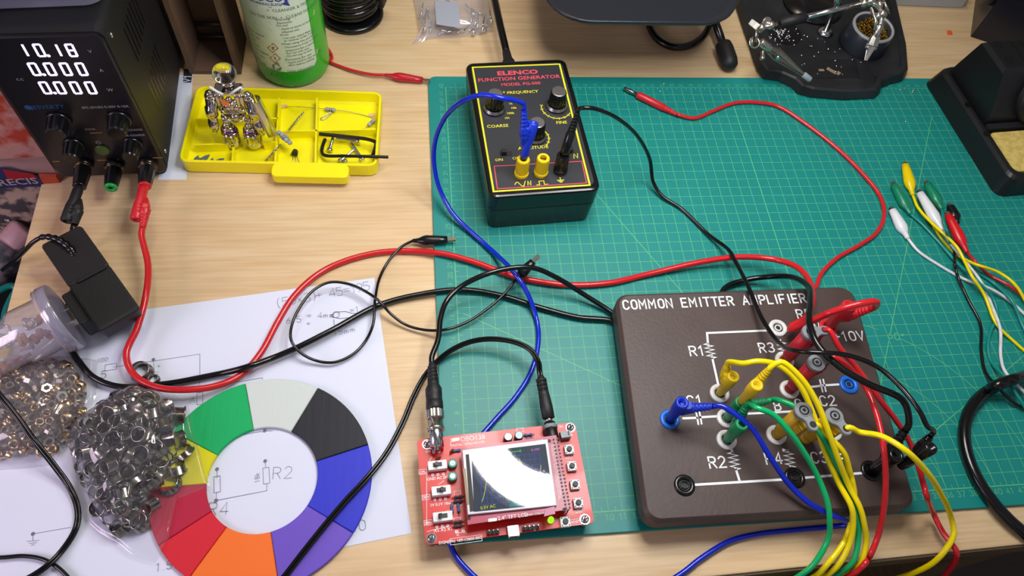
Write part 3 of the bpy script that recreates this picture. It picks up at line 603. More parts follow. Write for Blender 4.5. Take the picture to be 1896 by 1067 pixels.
# blue, generator to amplifier input: two leads, each a thing
l = lead('banana_lead', 'blue banana lead from the function generator running under the red circuit board', at(850, 300, 1))
pp_ = FX @ (fgpost[0] + V((0, 0, 2.0))); ea, da = stack_plug(l, BLUE, pp_ + V((0, 0, .17)), 196, 74, up=(.2, .40, .9), bl=2.2, k=.9)
eb, db = stack_plug(l, BLUE, sb('in'), -8, 24, bl=1.9, k=.92)
cable('wire', [W4(ea), W4(ea + da*.5), (926, 181, 12.6), (893, 176, 12.3), (860, 186, 11.2), (828, 212, 9.0), (808, 252, 6.6), (803, 295, 4.4), (812, 345, 2.5), (838, 395, 1.2), (875, 432, .7), (915, 468, .8), (950, 503, 2.1), (975, 540, 1.6), (993, 590, .6), (997, 630, .55), (985, 685, .55), (955, 735, .55), (915, 780, .55), (870, 835, .55), (835, 900, .5), (822, 960, .3), (840, 1023, .3), (865, 1055, .3), (900, 1085, .3), (950, 1110, .3), (1050, 1135, .3), (1150, 1120, .3), (1255, 1067, .3), (1300, 1033, .3), (1350, 1003, .3), (1400, 990, .3), (1480, 981, .3), (1545, 975, .5), (1578, 971, 1.5), (1552, 960, 2.8), (1500, 933, 3.6), (1462, 898, 4.1), (1425, 845, 5.4), (1392, 793, 6.2), (1355, 763, 6.3), W4(eb + db*.6), W4(eb)], .2, BLUEW, l)
# yellow pair
l = lead('banana_lead', 'yellow banana lead plugged in below R1', at(1345, 735, 3), 'yellow banana leads over the board')
e, d = stack_plug(l, YEL, sb('r1'), 110, 72, bl=1.15, k=.88)
cable('wire', [W4(e), W4(e + d*.4), (1378, 673, 7.9), (1402, 669, 8.2), (1440, 676, 8.2), (1478, 710, 7.6), (1505, 765, 6.4), (1525, 830, 5.4), (1553, 895, 4.4), (1576, 938, 4.1), (1580, 968, 3.3), (1574, 1005, 2.2)] + over(1556, 1042, (-.9, -.2)), .2, YELW, l)
l = lead('banana_lead', 'yellow banana lead stacked on the green plug at the base socket', at(1345, 735, 6), 'yellow banana leads over the board')
e, d = stack_plug(l, YEL, sb('b1', 3.2), 45, 66, bl=1.7, k=.86, pin=False)
cable('wire', [W4(e), W4(e + d*.35), (1445, 670, 10.2), (1480, 697, 9.8), (1512, 745, 8.8), (1534, 800, 7.6), (1552, 850, 6.2), (1572, 900, 4.6), (1592, 940, 4.0), (1600, 970, 3.2), (1604, 1003, 2.1)] + over(1596, 1037, (-.5, -.2)), .2, YELW, l)
# green pair
l = lead('banana_lead', 'green banana lead plugged in at the base socket below the yellow plug', at(1345, 775, 3), 'green banana leads over the board')
e, d = stack_plug(l, GRN, sb('b1'), 5, 14, bl=1.9, k=.88)
cable('wire', [W4(e), W4(e + d*.35), (1440, 741, 6.2), (1475, 755, 6.6), (1505, 785, 6.4), (1535, 830, 5.6), (1558, 880, 4.4), (1580, 935, 4.0), (1588, 966, 3.2), (1589, 1000, 2.1)] + over(1580, 1038, (-1.1, -.1)), .2, GRNW, l)
l = lead('banana_lead', 'green banana lead plugged in above R2', at(1345, 815, 3), 'green banana leads over the board')
e, d = stack_plug(l, GRN, sb('b2'), 70, 68, bl=1.7, k=.92)
cable('wire', [W4(e), W4(e + d*.35), (1400, 755, 7.9), (1430, 767, 7.9), (1462, 800, 7.4), (1490, 840, 6.3), (1515, 885, 5.0), (1532, 930, 4.2), (1536, 962, 3.5), (1533, 1000, 2.3)] + over(1505, 1047, (-1.4, -.1)), .2, GRNW, l)
# red barrels
l = lead('banana_lead', 'red barrel plug lead standing nearest the +10V label', SOCK['c2'], 'red barrel leads')
q = barrel_plug(l, PM('barrel_red', 'b3202e', .45), sb('c2'), 5, h=4.7)
cable('wire', [W4(q - V((.1, 0, .3))), W4(q + V((.25, 0, .2))), (1555, 645, 7.5), (1585, 680, 6.6), (1625, 735, 5.8), (1660, 780, 4.8), (1685, 820, 3.6), (1702, 868, 2.2), (1720, 930, 1.1), (1745, 985, 1.0)] + over(1770, 1019, (.9, -.2)), .2, REDW, l)
l = lead('banana_lead', 'red barrel plug lead standing beside the capacitor C2', SOCK['c1'], 'red barrel leads')
q = barrel_plug(l, bpy.data.materials['barrel_red'], sb('c1'), 18, h=4.7)
cable('wire', [W4(q - V((.1, 0, .3))), W4(q + V((.25, .05, .2))), (1575, 684, 7.6), (1603, 718, 6.9), (1625, 775, 7.0), (1636, 830, 6.9), (1640, 890, 5.6), (1636, 945, 4.0), (1625, 995, 2.3)] + over(1607, 1036, (-.6, -.2)), .2, REDW, l)
# yellow barrels
YB = PM('barrel_yellow', 'b8921a', .45)
l = lead('banana_lead', 'yellow barrel plug lead standing above R4', SOCK['e'], 'yellow barrel leads')
q = barrel_plug(l, YB, sb('e'), -72, h=4.7)
cable('wire', [W4(q - V((.05, 0, .3))), W4(q + V((.2, -.1, .2))), (1538, 812, 7.0), (1562, 838, 6.3), (1572, 868, 5.3), (1582, 915, 4.1), (1579, 952, 3.7), (1565, 1000, 2.4)] + over(1533, 1044, (-.8, -.5)), .2, YELW, l)
l = lead('banana_lead', 'yellow barrel plug lead standing beside C3', SOCK['e2'], 'yellow barrel leads')
q = barrel_plug(l, YB, V((*at(1546, 770, AZ + 4.74).xy, AZ + .04)), -62, h=4.7)
cable('wire', [W4(q - V((.05, 0, .3))), W4(q + V((.25, 0, .15))), (1590, 800, 7.4), (1632, 808, 8.3), (1675, 833, 8.9), (1715, 873, 7.6), (1745, 920, 5.0), (1762, 962, 2.4), (1766, 990, 1.8)] + over(1748, 1022, (-.7, .1)), .2, YELW, l)
# ================================================================ little oscilloscope kit
PCB = PM('red_solder_mask', 'cc1d1a', .34, coat=.12); PCB2 = PM('crimson_solder_mask', 'a51845', .34, coat=.12)
SZ = 2.0
corn = [at(787, 1009, SZ), at(1099, 970, SZ), at(1066, 781, SZ), at(772, 815, SZ)]
oc = (corn[0] + corn[1] + corn[2] + corn[3]) / 4; ax = ((corn[1] - corn[0]) + (corn[2] - corn[3])).normalized(); so_rz = math.degrees(math.atan2(ax.y, ax.x))
osc = thing('oscilloscope_kit', 'red bare board oscilloscope with a small lit display', 'oscilloscope', (oc.x, oc.y, 0), so_rz)
OX = T(oc.x, oc.y, 0) @ RZ(so_rz); OI = OX.inverted()
sw = ((corn[1]-corn[0]).length + (corn[2]-corn[3]).length) / 2; sh = ((corn[3]-corn[0]).length + (corn[2]-corn[1]).length) / 2
def op(u, v, z=SZ): q = OI @ at(u, v, z); return (q.x, q.y)
b = MB(); b.use(PCB); b.prism(rrect(sw, sh, .35), [(SZ - .16, 0), (SZ, 0)]); b.build('circuit_board', None, osc)
b = MB(); b.use(BLKM); b.prism(rrect(sw - .3, sh - .3, .3), [(.9, 0), (1.05, 0)]); b.build('shade_sheet', None, osc)  # black sheet added to stand for the dark shade under the board
for u, v in ((791, 823), (1056, 792), (1083, 962), (799, 997)):
    x, y = op(u, v); b = MB(); b.disc(.36, T(x, y, SZ + .006)); b.lathe([(.22, 0), (.22, SZ - .5)], 12, T(x, y, .33)); b.lathe([(.27, SZ + .01), (.27, SZ + .1), (.15, SZ + .14)], 16, T(x, y, 0)); b.lathe([(.13, SZ + .14), (.11, SZ + .55), (.04, SZ + .62)], 12, T(x, y, 0)); b.build('standoff_screw', STEEL, osc)
# silkscreen
b = MB(); zs = SZ + .012
tx = lambda s, u, v, h, al='CENTER', sx=1.0: b.text(s, h, T(*op(u, v), zs), al, sx, .003)
for s, u, v, h in (('GND AC DC', 811, 888, .27), ('1V 0.1V 10mV', 818, 936, .27), ('X5 X2 X1', 821, 984, .3), ('DGND', 824, 1007, .27), ('CPL', 783, 877, .25), ('SEN', 789, 923, .25), ('SEN', 793, 971, .25), ('PN: 109-13800-00C', 863, 1002, .27), ('DIGITAL OSCILLOSCOPE', 866, 824, .22), ('OK', 1053, 848, .2), ('SEL', 1072, 948, .2), ('RESET', 1066, 969, .24), ('DC9V', 1035, 793, .25), ('AIN', 793, 838, .2), ('V1', 848, 993, .2), ('V2', 861, 988, .2), ('J6', 990, 983, .2)): tx(s, u, v, h)
tx('DSO138', 853, 818, .5, 'LEFT')
def bx(u, v, w, h): x, y = op(u, v); return [(x-w/2, y-h/2), (x+w/2, y-h/2), (x+w/2, y+h/2), (x-w/2, y+h/2), (x-w/2, y-h/2)]
b.strokes([bx(783, 874, .55, .32), bx(789, 921, .55, .32), bx(793, 968, .55, .32), bx(863, 1000, 2.1, .4), bx(1066, 967, .75, .36), bx(1053, 846, .45, .26), bx(1072, 946, .45, .26), bx(848, 1000-77, .45, 1.0), bx(848, 973, .45, 1.0), bx(963, 797, .5, .3)], .028, z=zs, joint=False)
b.strokes([[op(835, 813), op(834, 826)], [op(834, 813), op(845, 812)], [op(790, 865), op(790, 970)], [op(790, 865), op(800, 845)], [op(812, 898), op(822, 890)], [op(830, 945), op(822, 955)], [op(830, 975), op(790, 985)]], .03, z=zs, joint=False)
b.prism([op(*q) for q in ((836, 819), (851, 816), (851, 810), (837, 812))][::-1], [(zs - .003, 0), (zs, 0)])
for u, v in ((803,838),(813,837),(801,880),(811,879),(821,878),(805,926),(815,925),(825,924),(809,976),(819,975),(829,974),(866,936),(869,970),(1057,806),(846,985),(858,984),(1010,790),(1010,802)):
    x, y = op(u, v); b.disc(.1, T(x, y, zs + .002), .04, n=14)
b.build('white_lettering', INK, osc)
# display board standing above it on a header
DZ = SZ + 1.05
dc = [op(866, 972, DZ), op(1056, 943, DZ), op(1030, 806, DZ), op(853, 831, DZ)]
def dp(u, v, z=DZ): return op(u, v, z)
b = MB(); b.prism(dc, [(DZ - .16, 0), (DZ, 0)]); tft = b.build('display_board', PCB2, osc)
b = MB(); lc = [dp(*q) for q in ((866, 955), (1030, 938), (1013, 816), (856, 836))]; b.prism(lc, [(DZ, 0), (DZ + .24, 0), (DZ + .26, .03)]); b.build('display_frame', PM('display_frame_white', 'c9ccd0', .3), tft)
LZ = DZ + .28
def lp(u, v): return op(u, v, LZ)
scr = [lp(878, 948), lp(1026, 933), lp(1010, 822), lp(873, 839)]
b = MB(); b.prism(scr, [(DZ + .2, 0), (LZ - .015, 0)]); b.build('display_panel', PM('display_panel', '0a0d12', .5, spec=.2, emit=('46566a', .55)), tft)
b = MB(); b.prism(inset(scr, -.02), [(LZ + .012, 0), (LZ + .02, 0)]); b.build('display_glass', FILM('display_cover', '808890', .0, .25, .03), tft)
sa, sb_, sc_, sd = [V((*p, 0)) for p in scr]
def sp(x, y): return ((sa + (sb_-sa)*x)*(1-y) + (sd + (sc_-sd)*x)*y).xy     # 0..1 over the glass
b = MB(); z = LZ - .012
g0, g1, h0, h1 = .10, .90, .10, .86
b.strokes([[sp(g0 + (g1-g0)*i/12, h0), sp(g0 + (g1-g0)*i/12, h1)] for i in range(13)] + [[sp(g0, h0 + (h1-h0)*j/8), sp(g1, h0 + (h1-h0)*j/8)] for j in range(9)], .02, z=z, joint=False); b.build('graticule', EM('graticule_blue', '3d62d8', 1.1), tft)
b = MB(); b.strokes([[sp(g0 + .8*i/90, .47 + .33*math.sin(i/90*4.6*PI - 1.3)) for i in range(91)]], .035, z=z + .006, joint=False); b.text('0.5V AC', .3, T(*sp(.08, .025), z) @ RZ(2)); b.build('trace', EM('trace_yellow', 'dede2a', 1.2), tft)['label'] = 'yellow sine trace'
b = MB(); b.text('0.10V', .26, T(*sp(.80, .90), z) @ RZ(2)); x, y = sp(.93, .55); b.disc(.06, T(x, y, z)); b.build('trigger_reading', EM('reading_pink', 'd88af0', 1.2), tft)
b = MB(); b.strokes([[sp(.35, .93), sp(.66, .93)], [sp(.36, .91), sp(.36, .95)], [sp(.65, .91), sp(.65, .95)]], .05, z=z); b.build('position_bar', EM('bar_green', '28d860', 1.0), tft)
b = MB(); q = [sp(.44, .02), sp(.62, .02), sp(.62, .085), sp(.44, .085)]; b.prism(q, [(z - .002, 0), (z, 0)]); b.build('time_box', EM('box_teal', '1f9a94', .8), tft)
b = MB(); b.prism([lp(870, 948), lp(879, 947), lp(868, 841), lp(862, 842)], [(DZ + .262, 0), (DZ + .268, 0)]); b.build('black_tape', BLKM, tft)
b = MB(); b.prism([op(864, 935, DZ+.28), op(869, 934, DZ+.28), op(862, 868, DZ+.28), op(857, 869, DZ+.28)], [(DZ + .262, 0), (DZ + .3, 0)]); b.build('flex_cable', PM('amber_film', '7c5f23', .3), tft)
b = MB(); zz = DZ + .01
b.text('2.4" TFT LCD', .36, T(*dp(922, 964), zz) @ RZ(.5)); b.text('PN:109-13700-00C', .2, T(*dp(970, 957), zz)); b.prism([dp(*q) for q in ((904, 967), (920, 965), (920, 959), (904, 961))], [(zz - .004, 0), (zz, 0)])
for u0, v0, u1, v1, n in ((904, 836, 1004, 819, 20),):
    for k in range(n):
        for dv in (0, 5): x, y = dp(u0 + (u1-u0)*k/(n-1), v0 + (v1-v0)*k/(n-1) - dv + 2); b.disc(.075, T(x, y, zz), .035, n=12)
b.strokes([[dp(1016 + .74*k*.6 + 4, 826 + 3.2*k), dp(1016 + .74*k*.6 + 11, 821 + 3.2*k)] for k in range(32)], .022, z=zz, joint=False)
b.build('white_print', INK, tft)
b = MB()
for k in range(20):
    for du in (0, 7): x, y = dp(1025 + 23*k/19 + du, 814 + 127*k/19 - du*.14); b.disc(.085, T(x, y, zz + .002), n=10); b.lathe([(.05, DZ - 1.0), (.05, DZ + .1)], 6, T(x, y, 0))
b.build('header_pins', PM('pin_dark', '3a2430', .4), tft)
b = MB()
for u, v in ((868, 970-10), (1045, 944), (1017, 817), (864, 837)): x, y = dp(u, v); b.disc(.13, T(x, y, zz + .004))
b.build('mounting_hole', BLKM, tft)
b = MB(); b.add([(*op(1010, 942, LZ), LZ), (*op(1027, 938, LZ), LZ), (*op(1028, 952, LZ + .4), LZ + .45), (*op(1007, 957, LZ + .5), LZ + .55)], [[0, 1, 2, 3]]); b.build('peeling_film', PM('pink_film', 'd79ab0', .3), tft)
# components
for u, v, q in ((810, 862, -.06), (817, 909, .06), (820, 957, -.16)):
    x, y = op(u, v, SZ + .4); X = T(x, y, SZ); b = MB(); b.rbox(1.3, .62, .5, .04, .02, X @ T(0, 0, .02)); s = b.build('slide_switch', WHT, osc)
    b = MB(); b.box(.62, .3, .02, X @ T(0, .02, .52)); b.build('switch_slot', DGREY, s); b = MB(); b.box(.2, .24, .42, X @ T(q, 0, .5)); b.build('switch_lever', BLKG, s)
for u, v in ((838, 858), (838, 882)):
    x, y = op(u, v, SZ + .45); X = T(x, y, SZ); b = MB(); b.lathe([(.33, .02), (.33, .45), (.29, .5)], 18, X); s = b.build('trimmer_capacitor', PM('teal_ceramic', '0f7d6a', .35), osc); b = MB(); b.disc(.17, X @ T(0, 0, .508), .09, n=14); b.box(.2, .05, .02, X @ T(0, 0, .505)); b.build('trimmer_screw', NICK, s)
for u, v, tint in ((941, 809, 'd2c7c2'), (961, 806, '7a9cb5')):
    x, y = op(u, v, SZ + .7); X = T(x, y, SZ); b = MB(); b.lathe([(.29, .02), (.31, .06), (.31, .66), (.28, .72)], 20, X); s = b.build('capacitor', BLKG, osc); b = MB(); b.disc(.25, X @ T(0, 0, .724)); b.build('capacitor_top', PM('can_top_' + tint, tint, .4, .3), s)
for u, v in ((1054, 832), (1059, 863), (1065, 897), (1071, 931), (1047, 966)):
    x, y = op(u, v, SZ + .35); X = T(x, y, SZ) @ RZ(-2); b = MB(); b.rbox(.66, .66, .34, .05, .02, X @ T(0, 0, .02)); s = b.build('push_button', WHT, osc)
    b = MB(); b.lathe([(.19, .36), (.19, .5), (.17, .52)], 16, X)
    for sx in (-1, 1):
        for sy in (-1, 1): b.lathe([(.05, .36), (.04, .385)], 8, X @ T(sx*.24, sy*.24, 0))
    b.build('button_plunger', DGREY, s)
for u, v, n in ((913, 985, 3), (983, 977, 4)):
    b = MB(); b.use(BLKM)
    for k in range(n): x, y = op(u + (k - (n-1)/2)*8, v - (k - (n-1)/2)*1.0, SZ + .3); b.use(BLKM).box(.25, .25, .25, T(x, y, SZ + .01)); b.use(STEEL).box(.065, .065, .62, T(x, y, SZ + .2))
    b.build('pin_header', None, osc)
x, y = op(950, 983, SZ + .2); X = T(x, y - .05, SZ); b = MB(); b.use(STEEL).rbox(.8, .75, .38, .06, .03, X @ T(0, 0, .01)); b.use(BLKM).box(.5, .1, .2, X @ T(0, -.36, .1)); b.use(NICK).box(.34, .4, .03, X @ T(0, 0, .39)); b.build('usb_port', None, osc)
x, y = op(1021, 961, SZ + .5); b = MB(); b.lathe([(.2, .02), (.2, .35), (.14, .5), (.05, .55)], 16, T(x, y, SZ)); b.build('indicator_light', EM('led_green', '76e81c', 2.6), osc)
x, y = op(1046, 806, SZ + .3); X = T(x, y, SZ) @ RZ(2); b = MB(); b.box(.72, .5, .4, X @ T(0, 0, .02)); b.box(.72, .08, .62, X @ T(0, -.24, .02)); b.box(.1, .45, .6, X @ T(-.31, 0, .02)); b.box(.1, .45, .6, X @ T(.31, 0, .02)); b.build('power_connector', GREY, osc)
for u, v, c, a in ((812, 848, '7a3f28', 0), (836, 836, '7a3f28', 40)):
    x, y = op(u, v, SZ + .2); b = MB(); b.ball(.2, T(x, y, SZ + .25) @ RZ(a) @ M.Diagonal((1, .45, 1, 1)), 12); b.build('ceramic_capacitor', PM('brown_ceramic', c, .4) if a == 0 else bpy.data.materials['brown_ceramic'], osc)
RB = PM('resistor_blue', '3a5f8c', .4)
for u, v, a in ((845, 835, 0), (837, 943, 90), (849, 941, 90), (848, 967, 0), (848, 975, 0), (848, 921, 0), (848, 929, 0), (978, 806, 0), (981, 814, 0)):
    x, y = op(u, v, SZ + .1); b = MB(); X = T(x, y, SZ + .13) @ RZ(a) @ RY(90); b.lathe([(.09, -.28), (.11, -.24), (.11, -.14), (.08, -.1), (.08, .1), (.11, .14), (.11, .24), (.09, .28)], 10, X); b.lathe([(.03, -.45), (.03, .45)], 6, X); b.build('resistor', RB if a == 90 or u > 900 or v < 840 else DGREY, osc)
# signal socket and the cable plugged into it
x0, y0 = op(809, 824, SZ + .75); x1, y1 = op(806, 775, SZ + .75)
d = V((x1-x0, y1-y0, 0)).normalized(); X = frame((x0, y0, SZ + .78), d)
b = MB(); b.use(STEEL); b.lathe([(.2, -.45), (.2, -.2), (.42, -.2), (.50, -.15), (.50, 1.55), (.44, 1.6), (.44, 2.2)], 24, X); b.box(.9, .7, .5, T(x0, y0 + .15, SZ + .01)); b.build('signal_socket', None, osc)
sig = thing('signal_cable', 'thick black cable with a metal bayonet plug on the red circuit board', 'cable', OX @ V((x0, y0, SZ)))
XO = OX @ X; b = MB(); kn = [(1 if k % 2 else .95) for k in range(40)]
b.lathe([(.56, 1.0), (.62, 1.08), (.62, 1.25), (.56, 1.3), (.54, 1.9)], 24, XO)
b.loft([[(r*kn[k]*math.cos(2*PI*k/40), r*kn[k]*math.sin(2*PI*k/40), z) for k in range(40)] for r, z in ((.56, 1.9), (.64, 1.95), (.64, 2.5), (.58, 2.55))], XO, False); b.build('bayonet', NICK, sig, True)
b = MB(); pr = [(.55, 2.5), (.62, 2.7), (.62, 3.2)]
for k in range(3): pr += [(.56, 3.25 + .16*k), (.6, 3.32 + .16*k)]
pr += [(.6, 4.2), (.42, 4.55)]
for k in range(5): pr += [(.42 - .02*k, 4.6 + .3*k), (.42 - .02*k, 4.78 + .3*k), (.33 - .02*k, 4.8 + .3*k), (.33 - .02*k, 4.88 + .3*k)]
pr += [(.26, 6.2)]; b.lathe(pr, 20, XO); b.build('boot', BLKM, sig, True)
e = XO @ V((0, 0, 6.1))
cable('wire', [W4(e), W4(XO @ V((0, 0, 6.7))), (811, 630, 2.7), (816, 588, 2.6), (828, 556, 2.5), (855, 530, 2.7), (900, 508, 3.2), (950, 496, 3.3), (990, 497, 3.0), (1030, 514, 2.3), (1085, 548, 1.2), (1130, 577, .68), ('w', 13.6, 14.9, .62), ('w', 16, 14.2, .6)], .215, RUB, sig)
# dc socket and plug
x0, y0 = op(1021, 802, SZ + .6); d = V(op(1012, 755, SZ + .6)) - V((x0, y0)); X = frame((x0, y0, SZ + .58), (d.x, d.y, 0))
b = MB(); b.box(.9, 1.3, .55, T(x0, y0, SZ + .01) @ RZ(math.degrees(math.atan2(d.y, d.x)) - 90)); b.lathe([(.45, -.65), (.47, -.6), (.47, .45), (.4, .5), (.4, .78)], 24, X); ps_ = b.build('power_socket', PM('socket_black', '08090a', .45), osc)
b = MB(); b.lathe([(.5, .3), (.54, .33), (.54, .58), (.5, .61)], 6, X); b.build('socket_nut', GREY, ps_)
psu_c = thing('adapter_cable', 'flat twin black cord from the power socket of the red board to the desk front', 'cord', OX @ V((x0, y0, SZ)))
XO = OX @ X; b = MB(); b.lathe([(.26, .8), (.26, 1.15)], 16, XO); b.build('barrel', STEEL, psu_c, True)
b = MB(); pr = [(.32, 1.1), (.46, 1.15), (.47, 2.0), (.42, 2.9), (.38, 3.0)]
for k in range(4): pr += [(.4, 3.05 + .32*k), (.4, 3.24 + .32*k), (.28, 3.26 + .32*k), (.28, 3.35 + .32*k)]
pr += [(.26, 4.4)]; b.lathe(pr, 18, XO @ M.Diagonal((1, .85, 1, 1))); b.build('boot', BLKM, psu_c, True)
e = XO @ V((0, 0, 4.3))
cable('wire', [W4(e), W4(XO @ V((0, 0, 4.9))), (997, 672, 2.4), (982, 648, 2.3), (950, 633, 2.1), (905, 628, 1.8), (865, 635, 1.4), (825, 656, .9), (790, 692, .5), (768, 730, .35), (745, 785, .35), (715, 840, .4), (680, 885, .55), (640, 928, .6), (600, 975, .6), (560, 1025, .6), (525, 1070, .5), (480, 1120, .4), ('w', -15.5, -5.2, .35), ('w', -16, -5.95, .1), ('w', -16.3, -6.4, -1.5), ('w', -16.6, -6.8, -6)], .115, RUB, psu_c, dual=1)
# ================================================================ bench power supply
PO, PR_ = V((-33.06, 30.66, 0)), 3.0
psc = PO + RZ(PR_) @ V((4.35, 11, 0))
psu = thing('power_supply', 'black bench power supply with glowing white digits', 'power supply', psc, PR_)
QX = T(*psc) @ RZ(PR_); QI = QX.inverted(); PN = RZ(PR_).to_3x3() @ V((0, -1, 0))
PWH = 15.65
def fp(u, v, off=0.0): q = QI @ onplane(u, v, PO + PN*off, PN); return V((q.x, q.z))
XF = T(0, -11, 0) @ RX(90)                     # panel frame: x to the right, y up, z out of the front
PSB = PM('power_supply_paint', '151619', .5, bump=(900, .2)); PSF = PM('power_supply_front', '131318', .3)
b = MB(); b.loft([[(x, y + PWH/2 + .35, z) for x, y in rrect(8.7 - 2*i, PWH - .7 - 2*i, .55, 5)] for z, i in ((-22, .1), (-21.9, 0), (-.35, 0), (-.3, 0))], XF, False); b.build('case', PSB, psu)
b = MB(); b.loft([[(x, y + PWH/2 + .35, z) for x, y in rrect(8.6 - 2*i, PWH - .85 - 2*i, .7, 6)] for z, i in ((-.3, 0), (-.06, 0), (0, .12))], XF, False); fr = b.build('front_panel', PSF, psu)
for x in (-3.4, 3.4):
    for y in (-10, 10): b = MB(); b.lathe([(.5, .01), (.55, .36)], 14, T(x, y, 0)); b.build('foot', BLKM, psu)
b = MB()
for z0, z1, y0 in ((9.6, 12.8, -7), (9.6, 12.8, 3), (4.2, 7.4, -7), (4.2, 7.4, 3)):
    for k in range(7): b.box(.02, .22, z1 - z0, T(4.352, y0 + k*.75, z0))
b.build('vent_slots', BLKG, psu)
for y, z in ((-9.6, 14.4), (-9.8, 2.2)): b = MB(); b.lathe([(.22, 0), (.2, .1), (.1, .14)], 12, T(4.35, y, z) @ RY(90)); b.build('case_screw', STEEL, psu)
SEG = {'0':'abcdef', '1':'bc', '8':'abcdefg'}
b = MB()
def seg7(ch, u, v0, v1):
    c0, c1 = fp(u, v0), fp(u, v1); h = c0.y - c1.y; w = h * .43; cx = (c0.x + c1.x)/2; cy = (c0.y + c1.y)/2; g = .07*h; s_ = .015
    q = lambda x, y: (cx + x*w/2 + s_*y*h, cy + y*h/2)
    if ch == '1': cx -= .02*h
    S_ = {'a': ((-1+.25, 1), (1-.25, 1)), 'g': ((-1+.25, 0), (1-.25, 0)), 'd': ((-1+.25, -1), (1-.25, -1)), 'b': ((1, 1-.13), (1, .13)), 'c': ((1, -.13), (1, -1+.13)), 'f': ((-1, 1-.13), (-1, .13)), 'e': ((-1, -.13), (-1, -1+.13))}
    for k in SEG[ch]: b.strokes([[q(*S_[k][0]), q(*S_[k][1])]], .155*h, XF, .02)
for row, v0, v1, us in (('1018', 82, 104, (41, 73, 103, 132)), ('0000', 117, 139, (64, 93, 122, 151)), ('0000', 152, 173, (84, 111, 140, 168))):
    for ch, u in zip(row, us): seg7(ch, u, v0, v1)
for u, v in ((90, 103), (82, 138), (102, 172)): p = fp(u, v); b.disc(.13, XF @ T(p.x, p.y, .02), n=10)
b.build('display_digits', EM('digit_white', 'd3c8ff', 2.6), psu)
b = MB()
def ft(s, u, v, h, al='CENTER', sx=1.0): p = fp(u, v); b.text(s, h, XF @ T(p.x, p.y, .012), al, sx, .004)
ft('V', 168, 98, .42); ft('A', 189, 133, .42); ft('W', 205, 169, .42); ft('SPS-3010N 0-30V 0-10A', 196, 200, .34); ft('5V/3A', 168, 241, .3); ft('COARSE', 251, 242, .3); ft('A-COARSE', 252, 252, .3); ft('C.C', 38, 149, .3)
p = fp(182, 264); b.strokes([arc(p.x, p.y, .17, .17, 120, 420, 10), [(p.x, p.y + .02), (p.x, p.y + .22)]], .05, XF, .012); b.build('white_lettering', PM('dim_print', '8d8f96', .5), psu)
b = MB(); ft('JESVERTY', 90, 201, .52, sx=1.1); p = fp(52, 199); b.disc(.25, XF @ T(p.x, p.y, .012)); b.build('maker_lettering', PM('blue_print', '1d4b78', .5), psu)
b = MB()
for u, v, w in ((178, 246, .9), (200, 296, 1.7), (104, 299, .5), (292, 292, .8)): p = fp(u, v); b.strokes([[(p.x - w/2, p.y), (p.x + w/2, p.y)]], .1, XF, .012, False)
b.build('orange_lines', PM('orange_print', 'a8703c', .5), psu)
for u, v, r in ((103, 249, .86), (216, 246, .86), (131, 293, .74), (241, 291, .74)):
    p = fp(u, v, 1.5); X = XF @ T(p.x, p.y, 0); b = MB(); kk = [(1 if k % 2 else .95) for k in range(32)]
    b.lathe([(r*1.05, 0), (r*1.05, .25), (r*.95, .3)], 32, X); b.loft([[(q*kk[k]*math.cos(2*PI*k/32), q*kk[k]*math.sin(2*PI*k/32), z) for k in range(32)] for q, z in ((r*.92, .3), (r*.84, 1.5), (r*.74, 1.62))], X, False); b.build('knob', BLKG, psu)
p = fp(189, 277); b = MB(); b.lathe([(.55, 0), (.55, .12), (.48, .2)], 24, XF @ T(p.x, p.y, 0)); b.build('power_button', PM('olive_button', '3f5a26', .35, emit=('3f5a26', .08)), psu)
PST_ = []
for (u, v), m in (((147, 347), BLKG), ((205, 349), PM('terminal_green', '0fa048', .35)), ((268, 346), RED)):
    p = fp(u, v, 2.6); X = XF @ T(p.x, p.y, 0); b = MB(); kk = [(1 if k % 2 else .93) for k in range(20)]
    b.lathe([(.75, 0), (.75, .5), (.62, .55)], 20, X); b.loft([[(q*kk[k]*math.cos(2*PI*k/20), q*kk[k]*math.sin(2*PI*k/20), z) for k in range(20)] for q, z in ((.66, .6), (.62, 1.4), (.52, 2.45))], X, False); s = b.build('terminal', BLKG, psu)
    b = MB(); b.lathe([(.52, 2.42), (.52, 2.55), (.46, 2.62), (.25, 2.62), (.22, 2.3)], 20, X); b.build('terminal_ring', m, s); b = MB(); b.lathe([(.68, .55), (.68, .62)], 20, X); b.build('terminal_collar', BRASS, s)
    PST_.append(QX @ X @ V((0, 0, 2.64)))
# translucent box standing on top of it
bx_ = thing('plastic_box', 'translucent plastic parts box resting on top of the power supply', 'box', QX @ V((-3.2, -1, PWH)))
XB = QX @ T(-2.5, -.5, PWH + .02) @ RZ(2); FB = FILM('box_plastic', 'b9bdd6', .5, .5, .2)
b = MB(); L = [(0, .3), (.3, 0), (3.2, 0), (3.3, -.35), (3.5, -.35), (3.5, .1), (.5, .3), (.45, .5)]; b.loft([[(x, y, z) for x, y in rrect(13 - 2*i, 16 - 2*i, 1.2, 5)] for z, i in L], XB, True, (True, False)); b.build('tub', FB, bx_, True)
b = MB(); b.loft([[(x, y, z) for x, y in rrect(9 - 2*i, 12 - 2*i, 1.2, 5)] for z, i in ((.55, .2), (.6, 0), (1.6, 0), (1.7, .2))], XB @ T(-2.4, -1.2, 0), True); b.build('lid', FILM('lid_plastic', 'cfc8dc', .6, .5, .2), bx_, True)
b = MB(); b.rbox(3, 3, 1.4, .3, .1, XB @ T(3.4, -4.5, .55)); b.build('contents', PM('blue_contents', '2a3a8a', .5), bx_, True)
